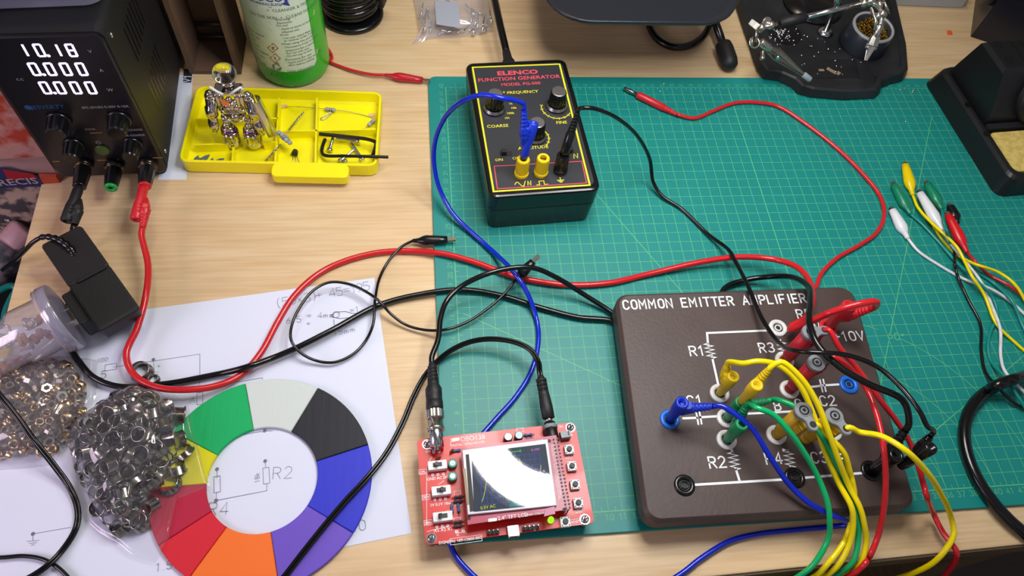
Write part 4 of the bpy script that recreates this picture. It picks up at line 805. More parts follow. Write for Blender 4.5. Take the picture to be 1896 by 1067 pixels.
# paper under it
pl = thing('paper_leaflet', 'white leaflet with a black header partly under the power supply', 'paper', (-24, 34, 0))
c = [at(293, 333), at(345, 333), at(357, 138), at(305, 140)]; b = MB(); b.prism([(p.x, p.y) for p in c], [(.004, 0), (.02, 0)]); b.build('page', PAP, pl, True)
c = [at(339, 153, .02), at(354, 153, .02), at(357, 128, .02), at(340, 128, .02)]; b = MB(); b.prism([(p.x, p.y) for p in c], [(.021, 0), (.025, 0)]); b.build('black_header', INKK, pl, True)
b = MB(); p = at(351, 152, .03); b.strokes(penned('V1', .62), .12, T(p.x, p.y, .028) @ RZ(88)); p = at(318, 304, .03); b.strokes([[(p.x, p.y), (p.x + 1.6, p.y + .1)]], .03, z=.028); b.build('lettering', PAP, pl, True)
# ================================================================ brown open fronted holder behind
BRC = PM('brown_board', '6a5242', .7, noise=('5c4638', 20, .3, .7))
x0, x1, y0, y1, t_, hh = -24.5, -19.7, 43.95, 49.0, .5, 18
bh = thing('brown_holder', 'brown open fronted box standing behind the metal figure', 'box', ((x0+x1)/2, (y0+y1)/2, 0))
for nm, bb in (('side_panel', (x0, x0 + t_, y0, y1, .02, hh)), ('side_panel', (x1 - t_, x1, y0, y1, .02, hh)), ('back_panel', (x0 + t_, x1 - t_, y1 - t_, y1, .02, hh)), ('floor_panel', (x0 + t_, x1 - t_, y0, y1 - t_, .02, .45))):
    b = MB(); b.box(bb[1]-bb[0]-.01, bb[3]-bb[2]-.01, bb[5]-bb[4], T((bb[0]+bb[1])/2, (bb[2]+bb[3])/2, bb[4])); b.build(nm, BRC, bh, True)
b = MB()
for z, yy in ((1.2, 47.9), (2.6, 48)): b.tube([(x0 + .6, yy, z), (x1 - .6, yy, z)], .22, 10)
b.build('rod', PM('holder_rod', '4a3d38', .25, .4), bh, True)
# ================================================================ green bottle
BC = V((-14.75, 45.35, 0)); BR = 3.5
GP = PM('green_bottle_plastic', '22b420', .22, spec=.6, noise=('1ca81b', 8, .3, .7))
bt = thing('hand_cleaner_bottle', 'bright green hand cleaner bottle with a pale printed label behind the yellow tray', 'bottle', BC)
b = MB(); b.lathe([(BR - .7, .02), (BR - .25, .15), (BR - .05, .6), (BR, 1.2), (BR, 14.5), (BR - .2, 15.6), (BR - 1.0, 17), (1.5, 17.9), (1.4, 18.6)], 48); b.build('body', GP, bt)
b = MB(); b.lathe([(1.6, 18.6), (1.6, 20.4), (1.4, 20.6)], 28); b.build('cap', WHT, bt)
LA0, LA1 = math.radians(-240), math.radians(-42)
def on_cyl(a, z, d=.02): return ((BR + d)*math.cos(a), (BR + d)*math.sin(a), z)
b = MB(); n = 40; LZ0, LZ1 = 2.3, 14.0; g = []
for j in range(12):
    for i in range(n + 1):
        a = LA0 + (LA1-LA0)*i/n; rr = .5*(1 - math.sqrt(max(0, 1 - ((max(0, abs(i/n - .5)*2 - .9))/.1)**2))) if j in (0, 11) else 0
        g.append(on_cyl(a, LZ0 + (LZ1-LZ0)*j/11 + (rr if j == 0 else -rr)))
b.add(g, [[j*(n+1)+i, j*(n+1)+i+1, (j+1)*(n+1)+i+1, (j+1)*(n+1)+i] for j in range(11) for i in range(n)], True); lb = b.build('label', PM('label_paper', 'cbdccb', .5), bt)
b = MB(); b2 = MB(); b3 = MB()
def la(u, v):                             # angle and height on the bottle under a pixel
    d = R0*((u-948)/FOC) + R1*((v-533.5)/FOC) + R2; o = CAM - BC; A = d.x*d.x + d.y*d.y; B = 2*(o.x*d.x + o.y*d.y); C = o.x**2 + o.y**2 - BR*BR; D = max(0, B*B - 4*A*C)
    t = (-B - math.sqrt(D)) / (2*A); q = o + d*t; return math.atan2(q.y, q.x), q.z
def wrap(bb, s, u, v, h, al='LEFT', bo=.004, sx=1.0): a, z = la(u, v); bb.text(s, h, None, al, sx, bo, fn=lambda x, y, _z: on_cyl(a + x/BR, z + y, .035))
def wstroke(bb, pts, w):
    q = [(p[0]*BR, p[1]) for p in (la(*p) for p in pts)]; o = len(bb.v); bb.strokes([q], w, joint=False)
    for i in range(o, len(bb.v)): p = bb.v[i]; bb.v[i] = V(on_cyl(p.x/BR, p.y, .035))
wrap(b2, 'SOCOB', 500, 3, 1.0, 'CENTER', .02); wrap(b2, 'WORKING ELEGANT', 498, 10, .36, 'CENTER'); wstroke(b2, [(474, 11), (500, 13), (521, 10)], .05); wstroke(b2, [(525, 8), (530, 3), (533, 8), (529, 7)], .25)
wrap(b, '+  CLEANSER & FRESHENER', 494, 21, .42); wrap(b, 'ON THE SKIN  +  CLEANS HANDS WITHOUT WATER', 463, 23, .42)
for s, u, v, h in (('Warning!', 509, 38, .36), ('Flammable', 513, 44, .3), ('Do not', 512, 49, .34), ('- Apply to burns or broken', 517, 55, .3), ('  inflamed skin', 518, 61, .3), ('Avoid', 519, 66, .3), ('- Use near naked flame or', 521, 72, .3), ('  on children under 3 years', 522, 77, .3), ('When using this product', 521, 83, .33), ('- Discontinue if skin irritation', 524, 89, .3), ('  symptoms like a reaction', 525, 95, .3), ('- For use with care', 527, 100, .3), ('- Do not use on eyes', 528, 105, .3), ('Directions for use', 528, 112, .34), ('- Apply small to skin and work', 530, 117, .3), ('  allow before rubbing', 531, 122, .3), ('Other information', 532, 133, .33), ('- Store below 30C', 535, 138, .3)): wrap(b, s, u, v, h)
for k in range(9): wrap(b, ('Active ingredient ethanol', 'Aqua, glycerine, aloe', 'Made for hands', 'Keep out of reach')[k % 4], 446 + k*3.4, 38 + k*8.5, .3)
wrap(b, 'B. 47 20', 502, 138, .45)
for cu, cv in ((505, 89), (509, 108)):
    wstroke(b3, [(cu-9, cv-1), (cu+1, cv-9), (cu+10, cv), (cu, cv+8), (cu-9, cv-1)], .09)
wstroke(b, [(506, 92), (505, 88), (508, 87)], .2); wstroke(b, [(509, 105), (510, 110)], .16)
wstroke(b, [(509, 118), (514, 117), (517, 122)], .22); wstroke(b, [(520, 124), (518, 129), (513, 128)], .22); wstroke(b, [(508, 127), (506, 122), (508, 119)], .22)
b.build('dark_print', PM('label_print', '708070', .6), lb); b2.build('blue_print', PM('label_blue', '27348c', .5), lb); b3.build('hazard_diamonds', PM('hazard_red', 'c0554c', .5), lb)
b = MB()
for (ua, va), (ub, vb) in (((512, 36), (582, 22)), ((530, 110), (588, 95)), ((445, 36), (500, 42)), ((448, 48), (500, 54))):
    wstroke(b, [(ua, va), ((ua+ub)/2, (va+vb)/2 + 1.5), (ub, vb)], .5)
for i in range(len(b.v)): b.v[i] = b.v[i] * 1.0 - V((b.v[i].x, b.v[i].y, 0)).normalized()*.008
b.build('green_bands', PM('label_band', 'a9c08f', .5), lb)
wb = thing('white_bottle', 'plain white bottle half hidden behind the green bottle', 'bottle', (-17.3, 52.3, 0))
b = MB(); b.lathe([(2.3, .02), (2.7, .2), (2.8, .8), (2.8, 12), (2.2, 14), (1.1, 15)], 36); b.build('body', PM('milky_plastic', 'a9a7a0', .45), wb); b = MB(); b.lathe([(1.2, 15), (1.2, 17)], 20); b.build('cap', WHT, wb)
b = MB(); b.strokes([[(-.6, 3), (-.2, 9)]], .05, T(-.2, -2.82, 0) @ RX(90)); b.build('label_crease', DGREY, wb)
# coil of black cable
cc = thing('cable_coil', 'stacked coil of glossy black cable behind the green bottle', 'cable coil', (-9.4, 52.9, 0))
b = MB(); b.lathe([(3.15, .02), (3.3, .1), (3.3, .45), (3.0, .6), (.5, .62)], 40); b.build('base_disc', BLKG, cc)
pts = [((2.62 - .1*math.sin(a*.37))*math.cos(a), (2.62 - .1*math.sin(a*.37))*math.sin(a), .95 + .62*a/(2*PI)) for a in [k*2*PI/28 for k in range(28*7)]]
b = MB(); b.tube(pts, .36, 10); b.build('cable_winding', RUB, cc); b = MB(); b.lathe([(2.2, .6), (2.1, 5.6)], 28); b.build('core', BLKM, cc)
b = MB(); b.rbox(.9, 1.6, 3.4, .2, .1, T(3.15, .3, 1.2) @ RZ(-15)); b.build('clasp', BLKM, cc); b = MB(); b.disc(.18, T(3.4, -.56, 3.6) @ RX(90)); b.build('clasp_rivet', STEEL, cc)
# ================================================================ clear bag of screws
SB = thing('zip_bag', 'clear zip bag of long screws lying at the back of the desk', 'bag', (.9, 52, 0))
def bag(parent, poly, height, mat, seed, amp_=.25, n=26, skirt=.08, name='film', lift=0.0, noise_k=1.3):
    rnd = random.Random(seed); ph = [(rnd.uniform(.5, 1.6)*noise_k, rnd.uniform(-1, 1)*noise_k, rnd.uniform(0, 6)) for _ in range(9)]
    P_ = [V(p[:2]) for p in poly]; c = sum(P_, V((0, 0))) / len(P_); m = len(P_); rings = []
    for j in range(n + 1):
        f = j / n; ring = []
        for k in range(m):
            q = c + (P_[k] - c)*f; w = sum(math.sin(q.x*a + q.y*b_ + p) for a, b_, p in ph) / 9
            z = height(q.x, q.y) + (amp_*w*min(1, 3*(1-f) + .25)) + .12
            if f > .97: z = lift + .04
            ring.append((q.x + .1*w*f, q.y + .1*w*f, max(lift + .04, z)))
        rings.append(ring)
    b = MB(); b.loft(rings, None, True, (True, False)); return b.build(name, mat, parent, True)
def dens(poly, m=60):
    P_ = [V(p[:2]) for p in poly]; out = []
    for i in range(len(P_)):
        a, c = P_[i], P_[(i+1) % len(P_)]; k = max(2, int((c-a).length / .3))
        out += [a + (c-a)*t/k for t in range(k)]
    return out
BAGF = FILM('bag_film', 'dcdae6', .055, .1, .12)
poly = [at(*q) for q in ((752, -75, .1), (770, 30, .1), (777, 66, .1), (763, 82, .1), (795, 72, .1), (880, 66, .1), (908, 58, .1), (914, 40, .1), (890, -75, .1))]
bag(SB, dens(poly), lambda x, y: 1.6*math.exp(-((x-1.0)/3.4)**4) * max(.3, min(1, (66-y)/6)) * min(1, max(.1, (y-48.9)/1.5)), FILM('milky_bag_film', 'dcdcea', .26, .2, .15), 5, .22)
b = MB(); c = [at(u, v, 1.8) for u, v in ((808, 45), (852, 52), (850, 5), (805, 0))]; b.add([tuple(p) for p in c], [[0, 1, 2, 3]]); b.build('glossy_patch', PM('patch_sheen', 'a4aab8', .35), SB, True)  # pale sheet added in the bag, its colour standing for a whitish glossy sheen
rnd = random.Random(3); proto = None
for i, (u0, v0, u1, v1) in enumerate(((893, 10, 878, 48), (886, 8, 884, 52), (900, 8, 893, 58), (908, 18, 898, 60), (868, 28, 878, 64), (875, 2, 872, 40), (790, 8, 796, 50), (784, 2, 779, 32), (788, 22, 786, 58), (800, 30, 797, 60), (815, 56, 850, 60), (825, 60, 862, 52), (838, 52, 812, 64), (862, 8, 880, 30), (905, 4, 910, 44), (880, 20, 899, 30), (830, 2, 842, 8), (858, 58, 872, 40), (780, 42, 792, 18), (872, 56, 900, 50))):
    z0 = .25 + .3*(i % 3); a, c = at(u1, v1, z0), at(u0, v0, z0 + rnd.uniform(-.1, .3))
    X = frame(a, c - a); X.translation = a
    if proto is None:
        proto = thing('long_screw', 'thin bright screw inside the clear bag at the back', 'screw', mat4=X, group='screws in the clear bag')
        b = MB(); b.lathe([(.075, .2), (.075, 2.0), (.03, 2.1)], 8); b.build('shank', STEEL, proto); b = MB(); b.lathe([(.12, 0), (.2, .06), (.2, .16), (.08, .22)], 12); b.build('head', STEEL, proto)
    else: dup(proto, X)
# red clip lead from behind the bottle
rc = thing('clip_lead', 'red alligator clip lead coming out from behind the green bottle', 'clip lead', at(715, 140, .4))
clip(rc, PM('clip_red', 'b01124', .3), at(797, 150, .5), at(713, 139, .5), .95)
cable('wire', [('w', *(at(713, 139, .5))), (690, 138, .45), (655, 131, .35), (628, 122, .3), (611, 114, .3), ('w', -11.12, 46.05, .25), ('w', -11.55, 47.3, .25), ('w', -12.6, 48.7, .25)], .14, REDW, rc)
# ================================================================ yellow parts tray
TRY = PM('bright_yellow_plastic', 'f2e800', .38)
c4 = [at(343, 318, .05), at(703, 326, .05), at(702, 165, 1.5), at(362, 165, 1.5)]
tc_ = (c4[0] + c4[1] + c4[2] + c4[3]) / 4; ax = (c4[1] - c4[0]).normalized(); TR = math.degrees(math.atan2(ax.y, ax.x))
TW, TD, TH = 17.0, 9.1, 1.5
tray = thing('parts_tray', 'bright yellow divided tray holding small electronic parts', 'tray', (tc_.x, tc_.y, 0), TR)
TX = T(tc_.x, tc_.y, 0) @ RZ(TR); TI = TX.inverted()
def tp(u, v, z=.25): q = TI @ at(u, v, z); return V((q.x, q.y))
b = MB(); b.loft([[(x, y, z) for x, y in rrect(TW - 2*i, TD - 2*i, max(.2, .8 - i), 6)] for z, i in ((.02, .12), (.15, 0), (TH - .06, 0), (TH, .06), (TH, .2), (TH - .06, .24), (.4, .3), (.22, .5))], None, False); b.build('tray_body', TRY, tray)
D_ = MB()
def divd(u0, v0, u1, v1, h=1.15):
    a, c = tp(u0, v0, h), tp(u1, v1, h); e = c - a; D_ = MB(); D_.box(e.length, .16, h - .2, T((a.x+c.x)/2, (a.y+c.y)/2, .2) @ RZ(math.degrees(math.atan2(e.y, e.x)))); D_.build('divider', TRY, tray)
divd(517, 181, 509, 306); divd(587, 181, 584, 303); divd(362, 220, 515, 219); divd(359, 268, 421, 266); divd(487, 264, 510, 263); divd(517, 243, 696, 239); divd(432, 272, 430, 303)
b = MB(); x0 = tp(580, 330, 0).x; b.loft([[(x, y, z) for x, y in rrect(6.6 - 2*i, 1.5 - 2*i, .5, 6)] for z, i in ((.5, .1), (.6, 0), (TH - .05, 0), (TH, .05))], T(x0, -TD/2 - .66, 0), False); b.build('tab', TRY, tray)
def tw(u, v, z): return at(u, v, z)
# ---- metal figure
FG0 = at(451, 271, .3); fig = thing('metal_figure', 'shiny metal robot figure with a clear round head standing in the yellow tray', 'figurine', (FG0.x + .1, FG0.y + .35, .24), -3)
fig.scale = (1.0, .95, .87)
GLS = PM('clear_glass', 'f4f2ec', .02, trans=1, ior=1.45)
b = MB(); b.ball(.98, T(0, .5, 9.15), 24, 1.02); b.build('head', GLS, fig); b = MB(); b.lathe([(.45, 7.5), (.5, 7.9), (.7, 8.2), (.5, 8.35)], 20, T(0, .5, 0)); b.build('neck', CHROME, fig)
b = MB(); b.tube([(-1.25, -.35, 8.3), (-.75, -.5, 7.9), (-.25, -.6, 7.6)], .12, 8); b.tube([(.25, -.6, 7.6), (.9, -.5, 8.15), (1.25, -.35, 8.35), (1.4, -.3, 7.9)], .12, 8); b.build('collar', WHT, fig)
b = MB()
b.rbox(2.3, 1.3, .35, .25, .08, T(0, .3, 7.2)); b.rbox(2.0, 1.2, .3, .25, .08, T(0, .2, 4.9)); b.rbox(1.5, 1.0, .6, .3, .1, T(0, .2, 3.9))
for x in (-1.0, -.62, .62, 1.0): b.lathe([(.16, 0), (.2, .1), (.2, 1.9), (.16, 2.3)], 12, T(x, -.2, 5.0))
for x in (-.35, 0, .35): b.ball(.26, T(x, -.35, 6.75 - abs(x)), 12); b.lathe([(.2, 0), (.24, .2), (.24, .7), (.15, .8)], 12, T(x, -.3, 5.2))
b.tube([(-1.05, -.5, 5.5), (-.5, -.62, 5.25), (0, -.66, 5.2), (.5, -.62, 5.25), (1.05, -.5, 5.5)], .1, 8); b.tube([(-1.0, -.3, 4.9), (-.7, -.5, 4.1), (0, -.55, 3.8), (.7, -.5, 4.1), (1.0, -.3, 4.9)], .1, 8)
b.ball(.42, T(0, -.3, 4.35), 14); b.ball(.3, T(.1, -.5, 6.2), 12); b.build('torso', CHROME, fig)
b = MB(); b.add([(-.55, -.62, 6.9), (-.1, -.7, 6.2), (.15, -.72, 6.0), (-.05, -.7, 6.55), (-.35, -.66, 7.0)], [[0, 1, 2, 3, 4]]); b.prism([(-.5, 0), (.1, -.3), (.2, .1), (-.3, .5)], [(.0, 0), (.12, .02)], T(-.15, -.6, 6.4) @ RX(80)); b.build('chest_badge', PM('orange_enamel', 'd9743a', .3), fig)
for s in (-1, 1):
    X = T(s*1.55, -.1, 7.1) @ RY(s*-6) @ RX(-7)
    b = MB(); b.ball(.38, X, 14); b.lathe([(.32, -.2), (.42, -.5), (.42, -1.5), (.54, -1.6), (.54, -2.5), (.36, -2.6), (.42, -2.9), (.42, -3.3), (.46, -3.35), (.4, -4.2), (.22, -4.8), (.08, -5.0)][::-1], 18, X); b.lathe([(.44, .0), (.44, .18)], 16, X @ T(0, 0, -.35)); b.tube([(0.3, -.2, -.2), (.45, -.3, -1.2), (.3, -.4, -2.2)], .08, 6, X=X); b.build('arm', CHROME, fig)
    X = T(s*.95, -.25, 0); b = MB(); b.lathe([(.02, .02), (.5, .06), (.74, .3), (.78, .7), (.78, 1.9), (.7, 2.15)], 24, X @ RX(-4)); b.lathe([(.5, 2.0), (.54, 2.25), (.54, 2.75), (.46, 2.95)], 20, X); b.ball(.32, X @ T(0, -.1, 3.2), 14); b.lathe([(.26, 2.9), (.3, 4.2)], 14, X @ T(0, .1, 0)); lg = b.build('leg', CHROME, fig)
    b = MB(); b.tube([(.5*math.cos(t), -.66, 1.5 + .6*math.sin(t)) for t in [k*PI/8 for k in range(17)]], .07, 8, X=X); b.build('boot_ring', STEEL, lg)
    b = MB(); b.lathe([(.62, 2.2), (.66, 2.45), (.62, 2.65)], 20, X); b.build('cuff', PM('violet_metal', '8a5f9a', .12, 1), lg)
b = MB(); X = T(2.3, -.2, 4.4) @ RY(-10) @ RX(-6); b.loft([[((.62 - .1*abs(z)/3)*math.cos(a)*(1), (.62)*math.sin(a), z) for a in [math.radians(-100 + 200*k/10) for k in range(11)] + [math.radians(100 - 200*k/10) for k in range(11)]] for z in (-2.2, -1.8, 0, 1.6, 2.1)], X, False); b.build('shield', STEEL, fig)
# ---- resistors, transistor, keys and screws
RG = PM('resistor_grey', '9aa2a8', .45); BND = PM('resistor_band', '5a3f6a', .5); LEG = PM('tinned_wire', 'b8b4a8', .3, 1)
def resistor(label, a, c, leads, group=None, tape=None):
    a, c = V(a), V(c); X = frame((a+c)/2, c - a); L = (c-a).length
    r = thing('resistor', label, 'resistor', (a+c)/2, 0, group)
    b = MB(); b.lathe([(.12, -L/2), (.2, -L/2 + .06), (.2, -L/2 + .2), (.16, -L/2 + .28), (.16, L/2 - .28), (.2, L/2 - .2), (.2, L/2 - .06), (.12, L/2)], 14, X); b.build('body', RG, r, True)
    b = MB()
    for z in (-.22, -.06, .1, .24): b.lathe([(.172, z*L/.8), (.172, z*L/.8 + .06)], 14, X, cap=(False, False))
    b.build('bands', BND, r, True)
    for q in leads: b = MB(); b.tube(spline([tw(*p) for p in q], .1), .035, 6); b.build('lead_wire', LEG, r, True)
    return r
r = resistor('grey resistor with long taped wires in the top compartment of the yellow tray', tw(602, 202, .5), tw(621, 204, .5), [[(602, 202, .5), (575, 199, .5), (553, 198, 1.25), (540, 198, .6), (527, 197, .3)], [(621, 204, .5), (640, 206, .45), (665, 211, .35), (692, 219, .3)]])
b = MB(); p = tw(526, 197, .3); b.box(.55, .4, .05, T(p.x, p.y, .28)); b.build('tape', PM('paper_tape', 'd8b48a', .6), r, True); b = MB(); p = tw(689, 213, .3); b.box(.6, .35, .05, T(p.x, p.y, .28)); b.build('tape', bpy.data.materials['paper_tape'], r, True)
resistor('small grey resistor with a curled wire at the right end of the yellow tray', tw(682, 233, .5), tw(693, 222, .5), [[(682, 233, .5), (676, 238, .5), (670, 246, .4), (665, 250, .35), (668, 240, .4), (676, 238, .5)], [(693, 222, .5), (695, 219, .4)]])
b = MB(); z = thing('bent_wire', 'bent wire loop just under the taped resistor', 'wire', tw(605, 212, .3)); b.tube(spline([tw(614, 207, .35), tw(600, 215, .3), tw(594, 219, .3), tw(594, 222, .3), tw(600, 221, .3), tw(616, 208, .35)], .1), .05, 8); b.build('loop', LEG, z, True)
tb = thing('twisted_resistors', 'three grey resistors joined by a twisted wire lying across the tray divider', 'resistors', tw(527, 258, .6))
for du, dv, zz in ((-6, -3, .55), (0, 1, .85), (7, 5, .55)):
    a, c = tw(520 + du, 252 + dv - 6, zz + .95), tw(533 + du*.8, 268 + dv - 6, zz + .95); X = frame((a+c)/2, c - a); b = MB(); b.lathe([(.12, -.55), (.22, -.48), (.22, -.3), (.17, -.22), (.17, .22), (.22, .3), (.22, .48), (.12, .55)], 14, X); rb = b.build('resistor_body', RG, tb, True)
    b = MB()
    for q in (-.15, .08): b.lathe([(.18, q), (.18, q + .08)], 14, X, cap=(False, False))
    b.build('bands', BND, rb); rb.children[0].data.transform(tb.matrix_basis.inverted().to_4x4() @ M.Identity(4))
for pts in ([(534, 242, 1.6), (545, 228, 1.2), (562, 208, .9)], [(518, 268, 1.5), (506, 282, 1.5), (490, 301, .5)]):
    Q = spline([tw(*p) for p in pts], .06)
    for s in (0, PI):
        b = MB(); b.tube([Q[i] + V((.06*math.cos(i*.45 + s), 0, .06*math.sin(i*.45 + s))) for i in range(len(Q))], .05, 6); b.build('twisted_wire', LEG, tb, True)
tq = thing('transistor', 'tiny black three legged transistor in the lower middle compartment', 'transistor', tw(547, 282, .3))
b = MB(); X = T(*tw(546, 283, .4)) @ RX(68) @ RZ(0); b.prism(arc(0, 0, .28, .28, -30, 210, 12), [(-.25, .02), (.3, 0)], X); b.build('body', BLKM, tq, True)
for u0, u1 in ((543, 542), (546, 549), (549, 556)): b = MB(); b.tube([tw(u0, 287, .4), tw((u0+u1)/2, 296, .3), tw(u1, 304, .26)], .03, 6); b.build('leg', LEG, tq, True)
HEX = PM('black_steel', '15161a', .4, .3)
for nm, pts, r_ in (('black hex key lying along the back of the right compartment', [(591, 248, 1.4), (650, 254, 1.3), (685, 259, 1.35), (695, 264, 1.35), (695, 272, 1.1), (690, 288, .8)], .17), ('black hex key sticking out over the right end of the tray', [(602, 258, .7), (597, 272, .7), (596, 282, .7), (602, 288, .9), (640, 289, 1.5), (690, 290, 1.72), (719, 291, 1.75)], .16)):
    h = thing('hex_key', nm, 'hex key', tw(640, 275, .5)); b = MB(); b.tube(spline([tw(*p) for p in pts], .12), r_, 6, False); b.build('rod', HEX, h, True)
def screw(label, hd, tip, r_=.15):
    a, c = tw(*hd), tw(*tip); X = frame(a, c - a); L = (c-a).length; s = thing('screw', label, 'screw', a, 0)
    b = MB(); p = [(r_*.9, .28)]; n = max(4, int(L / .09))
    for k in range(n): p += [(r_*(1 if k % 2 else .82), .3 + (L - .3)*k/n)]
    p += [(r_*.6, L)]; b.lathe(p, 10, X); b.build('shank', STEEL, s, True)
    b = MB(); b.lathe([(r_*1.5, 0), (r_*1.85, .05), (r_*1.85, .25), (r_*1.2, .3)], 14, X); b.build('head', STEEL, s, True)
screw('short screw standing its head at the left of the hex keys', (610, 281, .45), (617, 252, .9)); screw('long screw under the upper hex key', (666, 261, .6), (621, 255, .7), .2)
screw('screw leaning to the upper left between the hex keys', (672, 297, .4), (650, 264, .6)); screw('screw with its head at the tray front lip', (628, 300, .4), (656, 277, .6), .13); screw('smallest screw beside the front lip of the tray', (641, 301, .35), (632, 291, .4), .12)
rnd = random.Random(8); CH = PM('grey_chip', '55636c', .6); proto = None
for i in range(11):
    p = tw(362 + rnd.uniform(0, 46), 291 + rnd.uniform(0, 15), .3); X = T(p.x, p.y, .24 + .05*(i % 2)) @ RZ(rnd.uniform(0, 180)); w = rnd.uniform(.5, 1.0)
    if proto is None: proto = thing('plastic_shaving', 'small grey plastic shaving in the lower left compartment', 'shaving', mat4=X, group='plastic shavings in the tray'); b = MB(); b.prism([(-.5, -.2), (.1, -.25), (.55, .0), (.2, .2), (-.3, .25)], [(0, 0), (.08, .03)]); b.build('flake', CH, proto)
    else: dup(proto, X @ M.Scale(w, 4))
# ================================================================ wall adapter, clear jar, bags of metal parts
AD = [at(62, 455, 3.2), at(152, 421, 3.2), at(257, 568, 3.2), at(195, 611, 3.2)]
ad = thing('wall_adapter', 'black wall plug adapter lying on the corner of the paper', 'power adapter', (-27, 18.5, 0))
ux = (AD[2] - AD[1]).normalized(); a0 = math.degrees(math.atan2(ux.y, ux.x)); ac = (AD[0] + AD[1] + AD[2] + AD[3]) / 4
AX = T(ac.x, ac.y, .75) @ RZ(a0); Lx = ((AD[2]-AD[1]).length + (AD[3]-AD[0]).length) / 2; Wy = ((AD[0]-AD[1]).length + (AD[3]-AD[2]).length) / 2
b = MB()
for lx, cx_, hh_ in ((Lx*.52, Lx*.24, 2.42), (Lx*.50, -Lx*.25, 2.5)):
    b.loft([[(x + cx_ - (i*.9 if cx_ > 0 else 0), y, z) for x, y in rrect(lx - 2*i, Wy - 2*i, max(.08, .3 - i), 4)] for z, i in ((.0, .45), (.7, .18), (hh_ - .15, 0), (hh_ - .04, .04), (hh_, .16))], AX, False)
b.rbox(.3, Wy*.7, .14, .1, .05, AX @ T(.0, .2, 2.45)); b.build('case', BLKM, ad, True)
b = MB(); b.rbox(3.2, .9, 1.9, .2, .1, AX @ T(Lx*.16, -Wy/2 - .34, .1)); b.build('plug_face', BLKM, ad, True)
b = MB()
for x in (-.6, .6): b.rbox(.16, .9, .6, .05, .05, AX @ T(Lx*.16 + x, -Wy/2 - 1.1, .9))
b.build('prong', NICK, ad, True)
b = MB(); e0 = at(130, 463, 4.75); Q = spline([at(139, 474, 3.0), at(132, 463, 3.3), at(118, 450, 3.45), at(100, 441, 3.45), at(80, 439, 3.3), at(62, 448, 3.0), at(48, 462, 2.4), at(30, 480, 1.2), at(5, 500, -1)], .12)
b.tube(Q, [(.34 - .004*i if (i % 4) < 2 else .26 - .003*i) if i < 26 else .17 for i in range(len(Q))], 10); b.build('cord', RUB, ad, True)
# clear jar lying beside it
JX0 = at(118, 590, 3.0); jd = (at(0, 632, 2.9) - at(112, 580, 2.9)); jd.z = -.2; JX = frame((JX0.x, JX0.y, 3.2), jd)
JX = JX @ M.Scale(.86, 4)
jar = thing('clear_jar', 'clear plastic jar of small parts lying against the black adapter', 'jar', (JX0.x, JX0.y, 0))
JF = FILM('jar_plastic', 'e4dfe8', .24, .3, .1)
b = MB(); b.lathe([(2.85, -.1), (2.95, 0), (2.95, .9), (2.4, 1.0), (2.35, 3.4), (2.1, 3.6), (2.1, 6.2), (1.9, 6.4), (.1, 6.4)], 40, JX, cap=(True, False)); b.build('shell', JF, jar, True)
b = MB(); b.lathe([(2.98, -.25), (3.05, -.15), (3.05, .55), (2.96, .6)], 40, JX); b.build('lid', FILM('jar_lid_plastic', 'a9a8c0', .5, .5, .15), jar, True)
rnd = random.Random(4)
for i in range(26):
    r, a, z = rnd.uniform(.4, 1.9), rnd.uniform(0, 2*PI), rnd.uniform(1.4, 6.0)
    X = JX @ T(r*math.cos(a), r*math.sin(a), z) @ RX(rnd.uniform(0, 180)) @ RZ(rnd.uniform(0, 180)); b = MB()
    if i % 3 == 0: b.rbox(.9, .5, .35, .1, .05, X)
    elif i % 3 == 1: b.lathe([(.16, 0), (.16, .9), (.04, 1.1)], 10, X)
    else: b.tube([(.45*math.cos(k*PI/8), .45*math.sin(k*PI/8), 0) for k in range(16)], .1, 6, X=X, closed=True)
    b.build('small_part', [PM('amber_part', 'b0794a', .4), PM('pink_part', 'c09aa8', .4), NICK][i % 3] if i < 3 else [bpy.data.materials['amber_part'], bpy.data.materials['pink_part'], NICK][i % 3], jar, True)
b = MB(); b.rbox(1.6, .9, .5, .15, .08, T(*at(3, 655, .06))); tag(b.build('yellow_bit', YEL), 'yellow plastic piece under the clear jar at the frame edge', 'plastic piece')
# ---- metal rings and nuts in bags
RP = [at(*q, .05) for q in ((215, 722), (262, 706), (310, 722), (352, 752), (372, 830), (392, 905), (330, 930), (318, 1000), (290, 1045), (245, 1030), (205, 1000), (168, 975), (146, 900), (138, 845), (136, 805), (168, 768))]
NP = [at(*q, .05) for q in ((5, 668), (60, 664), (125, 660), (182, 668), (180, 735), (150, 785), (118, 825), (100, 862), (50, 868), (-15, 872), (-60, 800), (-50, 700))]
def dome(poly, hmax, edge):
    P_ = [V(p[:2]) for p in poly]
    def f(x, y):
        p = V((x, y)); ins = False; dmin = 1e9; n = len(P_)
        for i in range(n):
            a, c = P_[i], P_[(i+1) % n]
            if (a.y > y) != (c.y > y) and x < (c.x-a.x)*(y-a.y)/(c.y-a.y) + a.x: ins = not ins
            e = c - a; t = max(0, min(1, (p-a).dot(e)/e.dot(e))); dmin = min(dmin, (p - a - e*t).length)
        if not ins: return 0.0
        t = min(1, dmin/edge); return hmax * math.sin(t*PI/2)
    return f
RI_ = [at(*q, .3) for q in ((225, 735), (265, 722), (305, 730), (338, 765), (348, 840), (325, 905), (290, 935), (268, 985), (215, 985), (180, 950), (160, 895), (130, 830), (150, 785))]
NI_ = [at(*q, .3) for q in ((0, 672), (40, 668), (110, 668), (152, 690), (160, 760), (140, 800), (100, 838), (40, 850), (-10, 850), (-40, 760))]
fr_, fn_ = dome(RI_, 1.55, 2.2), dome(NI_, 1.1, 1.6)
